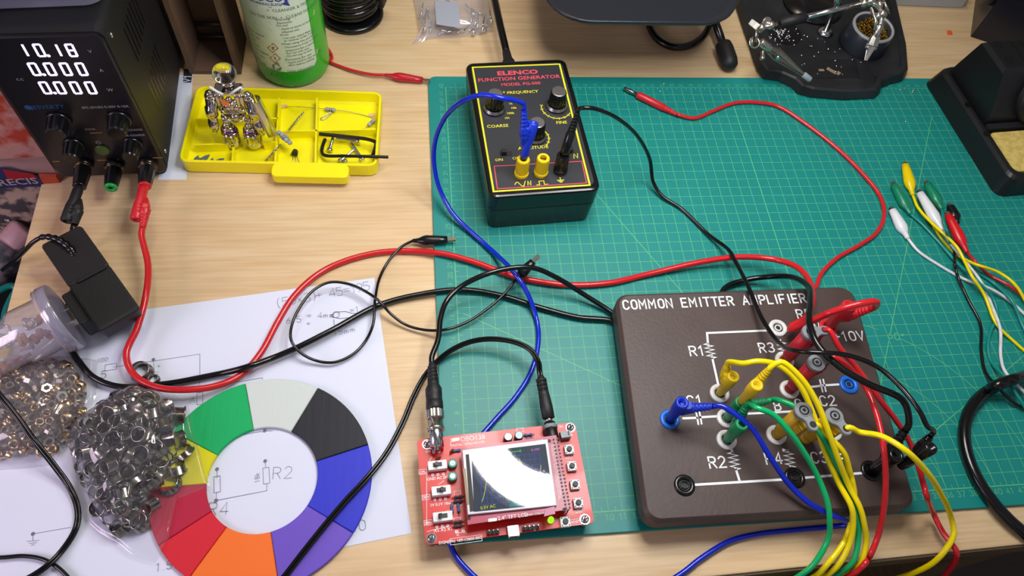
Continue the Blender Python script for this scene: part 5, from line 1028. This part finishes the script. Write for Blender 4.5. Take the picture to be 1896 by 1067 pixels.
def scatter(poly, f, d, seed, lim):
    rnd = random.Random(seed); xs = [p.x for p in poly]; ys = [p.y for p in poly]; out = []
    for _ in range(9000):
        x, y = rnd.uniform(min(xs), max(xs)), rnd.uniform(min(ys), max(ys))
        if f(x, y) <= .18: continue
        if all((x-q[0])**2 + (y-q[1])**2 > d*d for q in out): out.append((x, y))
        if len(out) >= lim: break
    return out, rnd
def orient(rnd): return RZ(rnd.uniform(0, 360)) @ RX(rnd.uniform(-75, 75))
protos = []; RNK = PM('ring_nickel', '9a978f', .19, 1, bump=(300, .1))
for i, (r, h) in enumerate(((.62, .68), (.55, .82), (.68, .5))):
    b = MB(); b.loft([[(q*math.cos(2*PI*k/24), q*math.sin(2*PI*k/24), z) for k in range(24)] for q, z in ((r, -h/2), (r + .10, -h/2 + .02), (r + .10, -h/2 + .1), (r, -h/2 + .13), (r, h/2 - .02), (r - .05, h/2), (r - .08, h/2 - .03), (r - .08, -h/2 + .02))], None, True, closed=True); protos.append(b)
RLAB = 'nickel ring among the loose rings in the clear bag on the colour wheel'
src = [None]*3
def place(i, b, X, name, label, cat, group, mat, src):
    if src[i] is None:
        o = b.build(name, mat); tag(o, label, cat, group); src[i] = o
    else: o = src[i].copy(); SC.collection.objects.link(o)
    m = X.copy(); m.translation = m.translation * S; o.matrix_basis = m; return o
for layer, d, seed, lim in ((.0, 1.0, 5, 110), (.4, 1.0, 7, 90), (.75, .88, 9, 150)):
    pts, rnd = scatter(RI_, fr_, d, seed, lim)
    for x, y in pts:
        h = fr_(x, y); z = max(.62, h * layer + .62) if layer else .62
        if layer and h < .7: continue
        i = rnd.randrange(3); k = rnd.uniform(.82, 1.05)
        place(i, protos[i], T(x, y, z + (h*.35 if layer else 0)) @ orient(rnd) @ M.Scale(k, 4), 'metal_ring', RLAB, 'ring', 'metal rings in the large clear bag', RNK, src)
BZ = PM('warm_nickel', 'c4ab88', .3, 1, bump=(300, .1))
nb = MB(); nb.loft([[(q*math.cos(2*PI*k/24), q*math.sin(2*PI*k/24), z) for k in range(24)] for q, z in ((.2, -.17), (.34, -.17), (.36, -.13), (.30, -.08), (.30, .17), (.2, .17))], None, True, closed=True)
nh = MB(); hx = [(r*math.cos(k*PI/3), r*math.sin(k*PI/3)) for k in range(6) for r in (.36,)]; nh.loft([[(x*q, y*q, z) for x, y in hx] for q, z in ((.55, -.14), (1, -.14), (1, .14), (.55, .14))], None, False, closed=True)
src2 = [None, None]
for layer, d, seed, lim in ((.0, .62, 15, 130), (.75, .55, 19, 160)):
    pts, rnd = scatter(NI_, fn_, d, seed, lim)
    for x, y in pts:
        h = fn_(x, y); i = rnd.randrange(2); k = rnd.uniform(.85, 1.2)
        place(i, (nb, nh)[i], T(x, y, .42 + h*layer) @ orient(rnd) @ M.Scale(k, 4), 'metal_nut' if i else 'metal_eyelet', ('small nut' if i else 'small eyelet') + ' in the heap inside the left clear bag', 'nut' if i else 'eyelet', 'small metal parts in the left bag', (BZ, NICK)[i], src2)
rb = thing('zip_bag', 'large clear bag of metal rings resting on the colour wheel', 'bag', (-22.5, 5, 0))
bag(rb, dens(RP), lambda x, y: .5 + fr_(x, y)*1.05 + (.75 if fr_(x, y) > .2 else .0), FILM('creased_bag_film', 'dcdae6', .05, .06, .1), 21, .28, lift=.3, noise_k=1.8, n=40)
nbg = thing('zip_bag', 'smaller clear bag of tiny nuts and eyelets below the clear jar', 'bag', (-30, 10, 0))
bag(nbg, dens(NP), lambda x, y: .35 + fn_(x, y)*.95 + (.45 if fn_(x, y) > .2 else .0), FILM('hazy_bag_film', 'e4dce8', .10, .1, .12), 31, .24, lift=.02, noise_k=1.8, n=40)
for u, v, lab, sc in ((262, 690, 'single nickel ring lying on the paper inside the red cable bend', 1.15), (284, 702, 'small pale ring lying against the red cable on the paper', .6)):
    o = src[0].copy(); SC.collection.objects.link(o); tag(o, lab, 'ring'); del o['group']; p = at(u, v, .3); o.matrix_basis = T(p.x*S, p.y*S, .36*sc*S + .0003) @ M.Scale(sc, 4)
# ---- twin black wire at the lower left
bw = thing('twin_wire', 'twin black wire looping over the left clear bag at the frame edge', 'wire', at(140, 930, .3))
cable('wire', [('w', -36.3, 12.3, -5), ('w', -35.6, 12.2, .5), (-22, 708, 2.7), (0, 733, 2.7), (30, 770, 2.4), (65, 818, 1.9), (100, 862, 1.0), (130, 905, .35), (144, 945, .3), (140, 980, .3), (115, 1020, .3), (85, 1050, .6), (45, 1075, .5), (-10, 1095, .3), ('w', -32.5, -3.6, .3), ('w', -34.9, -3.9, .2), ('w', -35.6, -4.0, -1.2), ('w', -35.9, -4.1, -6)], .11, RUB, bw, dual=1)
cable('wire', [('w', -35.9, .5, -6), ('w', -35.3, .4, -.5), ('w', -34.6, .4, .25), (-10, 1033, .3), (45, 1030, .3), (80, 1036, .3), (108, 1052, .3), (132, 1078, .3), (140, 1100, .3), ('w', -26.6, -4.2, .3), ('w', -27, -5.6, .25), ('w', -27.2, -6.25, -.4), ('w', -27.4, -6.5, -6)], .14, RUB, bw)
# ---- black clip lead
bc = thing('clip_lead', 'thin black lead with an alligator clip at each end looping over the paper', 'clip lead', at(600, 600, .3))
BCL = PM('clip_black', '0e0f12', .25)
clip(bc, BCL, at(845, 443, .9), at(764, 446, .55), .95); clip(bc, BCL, at(999, 472, 2.4), at(955, 518, 1.3), .95)
cable('wire', [W4(at(764, 446, .55)), (745, 456, .5), (722, 480, .45), (703, 515, .5), (694, 560, .9), (691, 600, .8), (678, 630, .45), (655, 655, .4), (620, 671, .45), (585, 668, .5), (555, 652, .8), (539, 630, 1.15), (541, 600, 1.3), (556, 568, 1.3), (580, 538, 1.3), (610, 523, 1.25), (645, 526, 1.2), (675, 539, 1.25), (700, 556, 1.45), (722, 580, .9), (750, 601, .5), (785, 611, .55), (822, 611, .9), (862, 598, .9), (905, 570, 1.0), (935, 543, 1.15), W4(at(955, 518, 1.3))], .115, RUB, bc)
# ================================================================ stuff left of the desk
cr = thing('storage_crate', 'dark storage crate standing left of the desk', 'crate', (-52, 25, -75))
b = MB(); L = [(-75, .6), (-74.6, 0), (-8, 0), (-8, .5), (-12, .5)]; b.loft([[(x - 53, y + 25, z) for x, y in rrect(35 - 2*i, 75 - 2*i, 1.5, 4)] for z, i in L], None, False, (True, True)); b.build('tub', PM('crate_plastic', '121214', .5), cr, True)
PRINT = PM('pouch_print', 'a83c28', .45, noise=('b98880', 42, .44, .56)); PR2 = PM('pouch_photo', '4a4348', .5, noise=('b79f90', 75, .45, .56))
po = thing('printed_pouch', 'red and pink printed pouch standing left of the power supply', 'pouch', (-38.5, 31.5, -2))
PPX = T(-33.3, 31.05, -6.5) @ RZ(4) @ RX(90)
def pouch_sheet(m, x0, x1, y0, y1, z, nm, lab=None):
    b = MB(); n = 10; g = []
    for j in range(n + 1):
        for i in range(n + 1): x, y = x0 + (x1-x0)*i/n, y0 + (y1-y0)*j/n; g.append((x, y, z + .25*math.sin(i*.9 + j*.5)*math.sin(PI*i/n)*math.sin(PI*j/n)))
    b.add(g, [[j*(n+1)+i, j*(n+1)+i+1, (j+1)*(n+1)+i+1, (j+1)*(n+1)+i] for j in range(n) for i in range(n)], True, PPX); s = b.build(nm, m, po, True)
    if lab: s['label'] = lab
b = MB(); b.rbox(12.5, 24, 1.6, .5, .3, PPX @ T(-6.25, 12, -1.75)); b.build('body', PM('pouch_pink', 'b58a86', .5), po, True)
pouch_sheet(PRINT, -12.4, -.1, 9.6, 23.8, .02, 'swirl_print'); pouch_sheet(PM('pouch_plain', '9a7a78', .5), -12.4, -.1, 7.6, 9.6, .02, 'plain_band'); pouch_sheet(PR2, -12.4, -1.9, .1, 6.4, .02, 'photo_print')
b = MB(); b.prism([(-12.3, 6.3), (-1.5, 6.3), (-1.5, 7.6), (-3.4, 8.9), (-12.3, 8.9)], [(.3, 0), (.33, 0)], PPX); b.build('blue_band', PM('pouch_blue', '29305e', .5), po, True)
b = MB(); b.prism([(-3.9, 7.3), (-1.7, 7.2), (-1.7, 7.9), (-3.7, 8.7)], [(.34, 0), (.36, 0)], PPX); b.build('red_patch', PM('pouch_red', '9e1f2c', .5), po, True)
b = MB(); b.text('PRECIS', 1.12, PPX @ T(-5.5, 6.7, .38), 'LEFT', 1.12, .02); b.text('ION', .7, PPX @ T(-3.0, 5.7, .38), 'LEFT'); b.build('lettering', PM('pouch_letters', 'a99a96', .5), po, True)
b = MB(); b.prism([(-1.9, 5.4), (-.1, 5.4), (-.1, 7.4), (-1.5, 7.6)], [(.05, 0), (.3, .1)], PPX); b.build('orange_corner', PM('pouch_orange', 'b0432a', .5), po, True)
for i, (u, v, m, w, lab) in enumerate(((25, 392, 'b0969c', 2.9, 'crumpled pinkish packet on the crate beside the desk'), (66, 352, '6d5f62', 2.2, 'crumpled brown packet on the crate below the printed pouch'), (-25, 440, '3a3a42', 3.6, 'crumpled dark packet on the crate at the frame edge'))):
    p = at(u, v, -6); b = MB(); b.ball(w, T(p.x - 1.2, p.y, -8.6) @ M.Diagonal((1, 1.1, .55, 1)), 20)
    rnd = random.Random(i + 50); ph = [(rnd.uniform(-2, 2), rnd.uniform(-2, 2), rnd.uniform(-2, 2)) for _ in range(6)]
    for k in range(len(b.v)): q = b.v[k]; s_ = sum(math.sin(q.dot(V(a))) for a in ph) / 6; b.v[k] = q + V((.5*s_, .5*s_, .7*s_))
    tag(b.build('crumpled_packet', PM('packet_%d' % i, m, .4, noise=('8a7f86', 70, .42, .6))), lab, 'packet')
pk = thing('mains_plug', 'pale pink mains plug with two prongs lying on the crate', 'plug', at(45, 440, -6)); p = at(48, 450, -6.0); q = at(25, 432, -5.6); X = frame(p, q - p)
b = MB(); b.prism(rrect(2.2, 1.5, .4), [(-.2, .5), (.2, .1), (1.6, 0), (2.0, .15)], X, True); b.build('body', PM('pink_plastic', 'b88f94', .4), pk, True)
b = MB(); b.lathe([(.18, 2.0), (.18, 3.6), (.1, 3.8)], 10, X @ T(-.55, 0, 0)); b.lathe([(.18, 2.0), (.18, 3.6), (.1, 3.8)], 10, X @ T(.55, 0, 0)); b.build('prong', NICK, pk, True)
tc2 = thing('teal_cable', 'teal cable looping over the crate edge left of the desk', 'cable', at(15, 550, -6)); cable('wire', [(-30, 560, -6), (0, 538, -6), (22, 529, -6), (30, 535, -6.2), (20, 555, -6.4), (10, 580, -6.6), (8, 610, -6.8), (0, 650, -7)], .3, TEALW, tc2)
# ================================================================ black platform at the back, with its cable
pf = thing('black_platform', 'black rounded platform raised above the back of the desk', 'stand', (19.5, 62, 0))
PZ = 9.5; PZC = [at(1010, 0, PZ), at(1078, 41, PZ), at(1300, 40, PZ), at(1366, 0, PZ)]
pw = PZC[3].x - PZC[0].x + .2; yf = (PZC[1].y + PZC[2].y) / 2; pcx = (PZC[0].x + PZC[3].x) / 2; PD = 20
b = MB(); b.loft([[(x + pcx, y + yf + PD/2, z) for x, y in rrect(pw - 2*i, PD - 2*i, 4.2, 10)] for z, i in ((PZ - .75, .8), (PZ - .6, .25), (PZ - .3, .03), (PZ - .05, 0), (PZ, .08), (PZ - .02, .35), (PZ - .3, .6))], None, True); b.build('platform_top', PM('platform_plastic', '22252c', .28, bump=(200, .08)), pf, True)
b = MB(); b.lathe([(3.2, .02), (3.2, 1.0), (1.8, 1.5), (1.7, PZ - .6)], 36, T(pcx, yf + 16.5, 0)); b.build('pedestal', BLKM, pf, True)
ct = thing('thick_cable', 'thick black cable looping out from under the raised black platform', 'cable', at(1250, 80, .4)); cable('wire', [('w', 21.5, 55, .45), (1200, 30, .45), (1204, 52, .45), (1218, 73, .45), (1242, 86, .45), (1270, 86, .45), (1297, 72, .45), (1312, 52, .45), (1316, 35, .45), ('w', 28.0, 53, .45), ('w', 28.5, 58, .45)], .38, RUB, ct)
pr = thing('antenna_lead', 'black rod with a fat rounded tip beside the soldering helper', 'lead', at(1345, 100, .6)); A, B = at(1318, 22, 1.75), at(1354, 127, .95); X = frame(A, B - A); L = (B - A).length
b = MB(); b.lathe([(.42, -3), (.42, L - 3.4)], 16, X); b.build('rod', RUB, pr, True); b = MB(); b.lathe([(.42, L - 3.5), (.85, L - 3.2), (.92, L - 2.6), (.92, L - 1.0), (.8, L - .4), (.45, L - .08), (.05, L)], 22, X); b.build('tip', BLKM, pr, True)
# ================================================================ soldering helper: base, sponge cup, arm, clips
SH = PM('helper_base_plastic', '16181b', .5, noise=('24272b', 40, .45, .7), bump=(300, .25))
o0 = [at(1352, -30, 0), at(1360, 20, 0), at(1398, 136, 0), at(1412, 148, .3), at(1440, 152, .3), at(1462, 162, .3), at(1476, 176, .3), at(1500, 182, .3), at(1560, 187, .3), at(1617, 184, .3), at(1626, 176, .3), at(1630, 165, .3), at(1646, 158, .3), at(1668, 152, .3), at(1676, 142, .3), at(1670, 100, 0), at(1650, 10, 0), at(1640, -40, 0)]
sh = thing('soldering_helper', 'black soldering helper base with a brass wool cup and metal clips', 'soldering stand', (40.5, 47, 0))
ol = [(p.x, p.y) for p in o0][::1]
ar = sum(ol[i][0]*ol[(i+1) % len(ol)][1] - ol[(i+1) % len(ol)][0]*ol[i][1] for i in range(len(ol)))
if ar < 0: ol = ol[::-1]
b = MB(); b.prism(ol, [(.32, .15), (.5, 0), (1.3, .25), (1.45, .45), (1.45, .95), (1.2, 1.1)], None, False); b.build('base', SH, sh, True)
b = MB(); c = [at(1488, 108, 1.25), at(1585, 110, 1.25), at(1592, 143, 1.25), at(1490, 145, 1.25)]; b.add([(p.x, p.y, 1.235) for p in c], [[3, 2, 1, 0]]); b.build('parts_well', BLKM, sh, True)
p = at(1437, 60, 1.25); b = MB(); b.disc(1.75, T(p.x + 1, p.y, 1.24)); b.disc(1.85, T(p.x + 1, p.y, 1.25), 1.7); b.build('round_well', BLKG, sh, True)
p = at(1500, 20, 1.25); b = MB(); b.lathe([(3.4, 1.2), (3.3, 1.5), (.5, 1.42)], 36, T(p.x + .6, p.y + 1, 0)); b.build('lens_seat', BLKG, sh, True)
# brass wool cup
c0 = at(1607, 85, 1.3); cx_, cy_ = at(1616, 47, 3.7).xy; CX = frame((cx_ + .05, cy_ - .0, 1.25), (.02, -.06, 1)); b = MB(); b.lathe([(2.5, 0), (2.6, .1), (2.25, 2.2), (2.1, 2.4), (1.95, 2.35), (1.9, 1.4)], 36, CX); cup = b.build('sponge_cup', PM('cup_plastic', '2a2f38', .35), sh, True)
b = MB(); b.lathe([(2.24, 2.25), (2.22, 2.46), (1.97, 2.46), (1.95, 2.3)], 36, CX, cap=(False, False)); b.build('cup_rim', PM('cup_rim_grey', '9ea2a4', .4), sh, True)
rnd = random.Random(2); b = MB()
for i in range(150):
    r, a = 1.65*math.sqrt(rnd.random()), rnd.uniform(0, 2*PI); o = V((r*math.cos(a), r*math.sin(a), 1.75 + .5*(1 - r/2.2) + rnd.uniform(-.2, .2))); k = rnd.uniform(.15, .32); ax_ = orient(rnd).to_3x3(); ln = rnd.randrange(6, 11)
    b.tube([o + ax_ @ V((k*math.cos(t*.7), k*math.sin(t*.7), t*.05)) for t in range(ln)], .045, 4, X=CX)
o = b.build('brass_wool', PM('brass_wool', 'a8862e', .25, 1), sh, True); o['kind'] = 'stuff'
# post, arm and clips
p0, p1 = at(1528, 60, 1.3), at(1562, -30, 9); b = MB(); b.lathe([(.85, 0), (.85, .15), (.6, .3), (.35, .5)], 24, T(p0.x, p0.y, 1.28)); b.build('post_washer', STEEL, sh, True)
b = MB(); b.tube([p0, p1], .34, 14); b.build('post', STEEL, sh, True)
q0, q1 = at(1449, 42, 6.2), at(1598, 6, 8.2); b = MB(); b.tube([q0 + (q1-q0)*.24, q1], .27, 12); b.build('arm', STEEL, sh, True)
b = MB(); X = frame(q0, q1 - q0); L = (q1-q0).length; b.lathe([(.4, -.3), (.52, -.25), (.52, L*.28), (.46, L*.28 + .05)], 18, X); b.build('arm_sleeve', BLKM, sh, True)
b = MB(); j = at(1415, 50, 6.2); w0 = at(1395, 45, 6.4)
b.tube([q0, at(1430, 48, 6.2), j], .22, 10); b.ball(.42, T(*at(1428, 47, 6.3)), 14); b.ball(.45, T(*at(1410, 52, 6.1)), 14)
for u, v, z, r, an in ((1419, 42, 6.5, .55, 20), (1401, 66, 6.0, .62, 70), (1394, 78, 5.7, .5, 60)): b.lathe([(r, -.09), (r, .09)], 22, T(*at(u, v, z)) @ RZ(an) @ RX(65))
b.prism([(-.9, -.2), (.1, -.3), (.1, .3), (-.9, .35)], [(-.08, 0), (.08, 0)], T(*at(1402, 50, 6.3)) @ RZ(-50) @ RX(40)); b.tube([(.5*math.cos(k*PI/8), .5*math.sin(k*PI/8), 0) for k in range(16)], .1, 8, X=T(*at(1397, 79, 5.6)) @ RX(30), closed=True); b.build('joint', NICK, sh, True)
def helper_clip(h, tip, sleeve=None):
    X = frame(h, tip - h, V((0, 0, 1))); L = (tip-h).length; b = MB()
    b.lathe([(.36, -.1), (.4, 0), (.4, 1.2), (.34, 1.25)], 16, X)
    for s in (-1, 1): b.loft([[(x, y*w, z) for x, y in ((s*.06 + s*o_, -1), (s*.12 + s*o_, -1), (s*.16 + s*o_, 0), (s*.12 + s*o_, 1), (s*.06 + s*o_, 1), (s*.04 + s*o_, 0))] for z, w, o_ in ((1.1, .38, .2), (2.0, .46, .3), (L*.6, .34, .18), (L, .13, .0))], X, False)
    b.lathe([(.2, -.55), (.2, .55)], 10, X @ T(0, 0, 2.2) @ RX(90)); o = b.build('clip', NICK, sh, True)
    if sleeve: b = MB(); b.lathe([(.26, L - .1), (.3, L), (.3, L + .8), (.24, L + .85)], 12, X); b.build('clip_sleeve', PM('clear_sleeve', '8d97a0', .3), sh, True)
helper_clip(at(1410, 78, 5.6), at(1489, 139, 3.4), True)
b = MB(); b.tube([at(1412, 96, 5.2), at(1413, 108, 5.0), at(1408, 108, 5.0)], .22, 10); b.build('thumb_screw', NICK, sh, True)
b = MB(); k0 = at(1604, 8, 8.3)
for u, v, z, r in ((1600, 6, 8.2, .5), (1612, 2, 8.6, .55), (1628, 10, 8.4, .5), (1634, 26, 8.1, .45), (1626, 30, 7.9, .4)): b.ball(r, T(*at(u, v, z)), 14)
b.tube(spline([k0, at(1616, 6, 8.6), at(1630, 18, 8.3), at(1632, 34, 7.8), at(1630, 48, 7.4)], .2), .26, 10); b.lathe([(.75, -.1), (.75, .1)], 20, T(*at(1640, 12, 8.5)) @ RY(50)); b.tube([at(1612, 14, 8.3), at(1622, 38, 7.6), at(1620, 56, 7.0)], .18, 10); b.build('joint', NICK, sh, True)
helper_clip(at(1630, 46, 7.3), at(1603, 112, 4.6))
# solder crumbs and a snippet
rnd = random.Random(6); b = MB()
for i in range(90):
    u, v = (rnd.gauss(1448, 14), rnd.gauss(66, 10)) if i < 60 else (rnd.uniform(1480, 1600), rnd.uniform(60, 140)); p = at(u, v, 1.3); r = rnd.uniform(.06, .14); b.ball(r, T(p.x, p.y, 1.24 + r*.7), 6)
tag(b.build('solder_crumbs', STEEL), 'bright solder crumbs scattered over the black helper base', 'solder crumbs', kind='stuff')
p = at(1540, 131, 1.3); b = MB(); b.box(1.1, .42, .06, T(p.x, p.y, 1.26) @ RZ(-45)); b.box(.5, .4, .06, T(p.x + .62, p.y - .35, 1.26) @ RZ(35)); b.box(.6, .3, .04, T(p.x - 1.1, p.y + .1, 1.26)); tag(b.build('tape_snippet', PM('tan_tape', '8f7a66', .6)), 'small tan tape snippet lying in the black helper base', 'tape')
rnd = random.Random(12); proto = None
for u, v in ((1666, 167), (1674, 164), (1690, 169), (1689, 172), (1229, 156), (1222, 170), (1676, 226)):
    p = at(u, v, .32); X = T(p.x, p.y, .36)
    if proto is None: b = MB(); b.ball(.1, None, 8); proto = b.build('solder_blob', STEEL); tag(proto, 'tiny bright solder blob lying on the top of the mat', 'solder blob', 'solder blobs on the mat'); proto.location = X.translation * S
    else: o = proto.copy(); SC.collection.objects.link(o); o.location = X.translation * S
p = at(1758, 60, .1); b = MB(); b.prism([(-.35, -.3), (.3, -.35), (.35, .2), (-.1, .4)], [(.01, 0), (.2, .1)], T(p.x, p.y, 0)); tag(b.build('plastic_scrap', PM('orange_scrap', 'e0602e', .5)), 'small orange plastic scrap on the desk behind the mat', 'scrap')
# ================================================================ soldering iron stand with sponge
ISM = PM('iron_stand_plastic', '101214', .42, bump=(500, .2))
ist = thing('iron_stand', 'black soldering iron stand with a yellow sponge on the right edge of the mat', 'iron stand', (58, 38, .3))
L0, L1 = at(1711, 152, .3), at(1838, 357, .3); ux = (L1 - L0).normalized(); a0 = math.degrees(math.atan2(ux.y, ux.x)) + 90
SX = M(((-ux.y, -ux.x, 0, L1.x), (ux.x, -ux.y, 0, L1.y), (0, 0, 1, .3), (0, 0, 0, 1)))      # origin at the near left foot, x to the right, y to the back
SL = (L1 - L0).length; SWD = 11
b = MB(); b.loft([[(x + SWD/2, y + SL/2 - .2, z) for x, y in rrect(SWD - 2*i, SL + .8 - 2*i, 1.0, 5)] for z, i in ((.02, 0), (2.0, .35), (2.3, .55), (2.35, .8), (2.3, 1.0), (1.2, 1.15))], SX, False); b.build('base', ISM, ist, True)
b = MB(); b.loft([[(x, y, z) for x, y in ((x0_, y0_), (SWD - .9, y0_), (SWD - .9, y1_), (x0_, y1_))] for z, x0_, y0_, y1_ in ((1.3, 1.3, SL*.44, SL - .8), (3.0, 1.3, SL*.46, SL - .9), (6.6, 1.35, SL*.60, SL - 1.7), (7.0, 1.6, SL*.63, SL - 2.0))], SX, False); b.build('holder_body', ISM, ist, True)
b = MB(); b.box(SWD - 2.4, .6, 1.1, SX @ T(SWD/2, SL*.42, 1.3)); b.build('crossbar', PM('stand_grey', '1e2124', .4), ist, True)
b = MB()
for x, y in ((2.6, SL*.84), (2.6, SL*.70), (7.6, SL*.84)): b.disc(.5, SX @ T(x, y, 7.015))
for x in (4.2, 5.2, 6.2):
    for y in (SL*.70, SL*.82): b.prism(rrect(.28, 1.5, .13), [(7.012, 0), (7.016, 0)], SX @ T(x, y, 0) @ RZ(12))
b.build('tip_holes', BLKG, ist, True)
SOX = SX @ T(6.6, SL*.53, 4.2) @ RX(62); b = MB(); b.lathe([(2.7, -2.2), (2.8, .9), (2.5, 1.2), (1.9, 1.2), (1.7, .2), (1.5, -1.5)], 30, SOX); b.lathe([(1.35, -1), (1.3, .5), (1.1, .6), (.9, .2), (.85, -.8)], 24, SOX); b.build('iron_socket', ISM, ist, True)
b = MB(); b.lathe([(.6, -.9), (.45, -.7)], 16, SOX); b.build('socket_hole', BLKG, ist, True)
b = MB(); pts = rrect(7.2, 5.0, .3, 4); b.loft([[(x*(1 - i) + 5.0, y*(1 - i) + SL*.215, z) for x, y in pts] for z, i in ((1.35, 0), (2.0, 0), (2.1, .015))], SX, False); b.build('sponge', PM('yellow_sponge', 'd6c06c', .9, noise=('c2a95a', 220, .42, .62), bump=(330, 1.0)), ist, True)
for y, k in ((SL*.62, .35), (SL*.36, .35)): b = MB(); b.disc(.32, SX @ T(.62, y, 2.365)); b.build('side_hole', BLKG, ist, True)
# hot iron cradle behind: dark shell
hc = thing('iron_cradle', 'dark curved soldering iron cradle standing behind the iron stand', 'iron cradle', (62, 57, 0)); A = at(1806, 25, 7); HX = T(60.0, 50.5, 0) @ RZ(-28)
b = MB(); sec = [(0, 0), (0, 9), (1, 11.5), (4, 12.5), (8, 11.5), (9.5, 8), (9.5, 0)]; b.loft([[(x, y, max(.02, z)) for x, z in sec] for y in (0, 9)], HX, False); b.build('shell', PM('cradle_blue_black', '171a24', .3), hc, True)
b = MB(); b.tube([(x, -.2, z) for x, z in ((0, 7.5), (.9, 10.5), (4, 12), (8, 11.2), (9.6, 8))], .5, 10, X=HX); b.build('rim', PM('cradle_rim', '39415a', .3), hc, True)
b = MB(); b.disc(.3, HX @ T(2.0, -.02, 9.5) @ RX(90)); b.build('rivet', STEEL, hc, True); b = MB(); b.lathe([(.9, 0), (.9, .6)], 16, HX @ T(-.1, 1.2, 4.4) @ RY(-90)); b.build('hinge_knob', BLKM, hc, True)
gs = thing('grey_tray', 'pale grey tray at the back right corner of the desk', 'tray', (57, 66, 0)); p = at(1650, 5, .6); b = MB(); b.rbox(9, 9, 1.4, .5, .12, T(p.x + 5.2, p.y + 4.6, .01) @ RZ(-2)); b.build('tray_body', PM('pale_grey_plastic', 'a4a8ab', .45), gs, True)
# ================================================================ bundle of coloured clip leads
def cl(label, m, wm, jaw, tail, pts, k=1.12, r=.13, jl=.35):
    l = thing('clip_lead', label, 'clip lead', at(*tail)); clip(l, m, at(*jaw), at(*tail), k, jl=jl); cable('wire', [W4(at(*tail))] + pts, r, wm, l); return l
CY, CG, CW, CR = PM('clip_yellow', 'dfc400', .28), PM('clip_green', '067a58', .28), PM('clip_white', 'd6dade', .28), PM('clip_red_bright', 'cc1520', .28)
cl('white clip lead, the one lying lowest and nearest the red cable', CW, WHTW, (1649, 383, .75), (1681, 442, .55), [(1700, 465, .5), (1740, 492, .45), (1785, 517, .5), (1810, 526, 1.0), (1840, 538, .9), (1870, 558, .6), (1905, 590, .5), (1950, 640, .5)])
cl('green clip lead between the yellow clip and the lowest white clip', CG, TEALW, (1652, 337, .8), (1686, 397, .6), [(1705, 413, .55), (1735, 445, .5), (1775, 490, .75), (1812, 523, 1.35), (1838, 552, .7), (1847, 585, .5), (1835, 612, .5), (1829, 640, .5), (1835, 670, .5), (1862, 700, 1.3), (1885, 735, 1.3), (1910, 775, .6)])
cl('yellow clip lead, topmost of the coloured clips on the mat', CY, YELW, (1675, 300, .8), (1690, 362, .65), [(1700, 385, .9), (1725, 413, 1.3), (1748, 434, 1.6), (1772, 458, 1.5), (1785, 482, 1.3), (1800, 512, 1.7), (1822, 545, 1.0), (1845, 600, .6), (1880, 635, .5), (1915, 665, .5)])
cl('white clip lead whose clip leans on the middle of the bundle', CW, WHTW, (1700, 352, 1.3), (1746, 428, 1.3), [(1758, 448, 1.2), (1775, 470, .9), (1815, 520, .6), (1840, 575, .6), (1852, 610, .6), (1853, 660, .6), (1862, 690, 1.2), (1888, 718, 1.3), (1915, 745, .5)])
cl('green clip lead whose clip points up beside the black clip', CG, TEALW, (1714, 335, 1.3), (1744, 388, 1.2), [(1750, 418, 1.9), (1762, 455, 1.1), (1790, 492, .6), (1840, 525, .5), (1875, 560, 1.0), (1892, 600, .6), (1910, 640, .5)])
cl('black clip lead, the dark clip right of the green one', BCL, RUB, (1757, 376, .8), (1773, 414, .65), [(1768, 450, .5), (1770, 500, .5), (1790, 550, .5), (1815, 600, .5), (1817, 650, .5), (1825, 690, .6), (1850, 720, 1.3), (1880, 748, .7), (1910, 760, .5)])
cl('red clip lead, lowest right clip of the bundle', CR, REDW, (1752, 392, 1.1), (1791, 468, .8), [(1808, 487, 1.2), (1830, 508, .5), (1870, 530, .9), (1905, 560, .5)])
cl('second yellow clip lead half hidden under the white clip', CY, YELW, (1716, 362, .45), (1732, 425, .45), [(1745, 445, .45), (1770, 470, .45), (1800, 487, .9), (1850, 505, 1.2), (1880, 528, 1.3), (1905, 570, .6)])
tk = thing('power_cable', 'thick black power cable curving across the right edge of the mat', 'cable', at(1790, 800, .7)); cable('wire', [(1960, 670, .75), (1896, 697, .75), (1850, 712, .75), (1815, 735, .75), (1793, 765, .75), (1785, 800, .75), (1790, 840, .75), (1808, 885, .75), (1838, 930, .75), (1870, 965, .7), (1900, 990, .6), (1950, 1030, .5)], .46, RUB, tk)
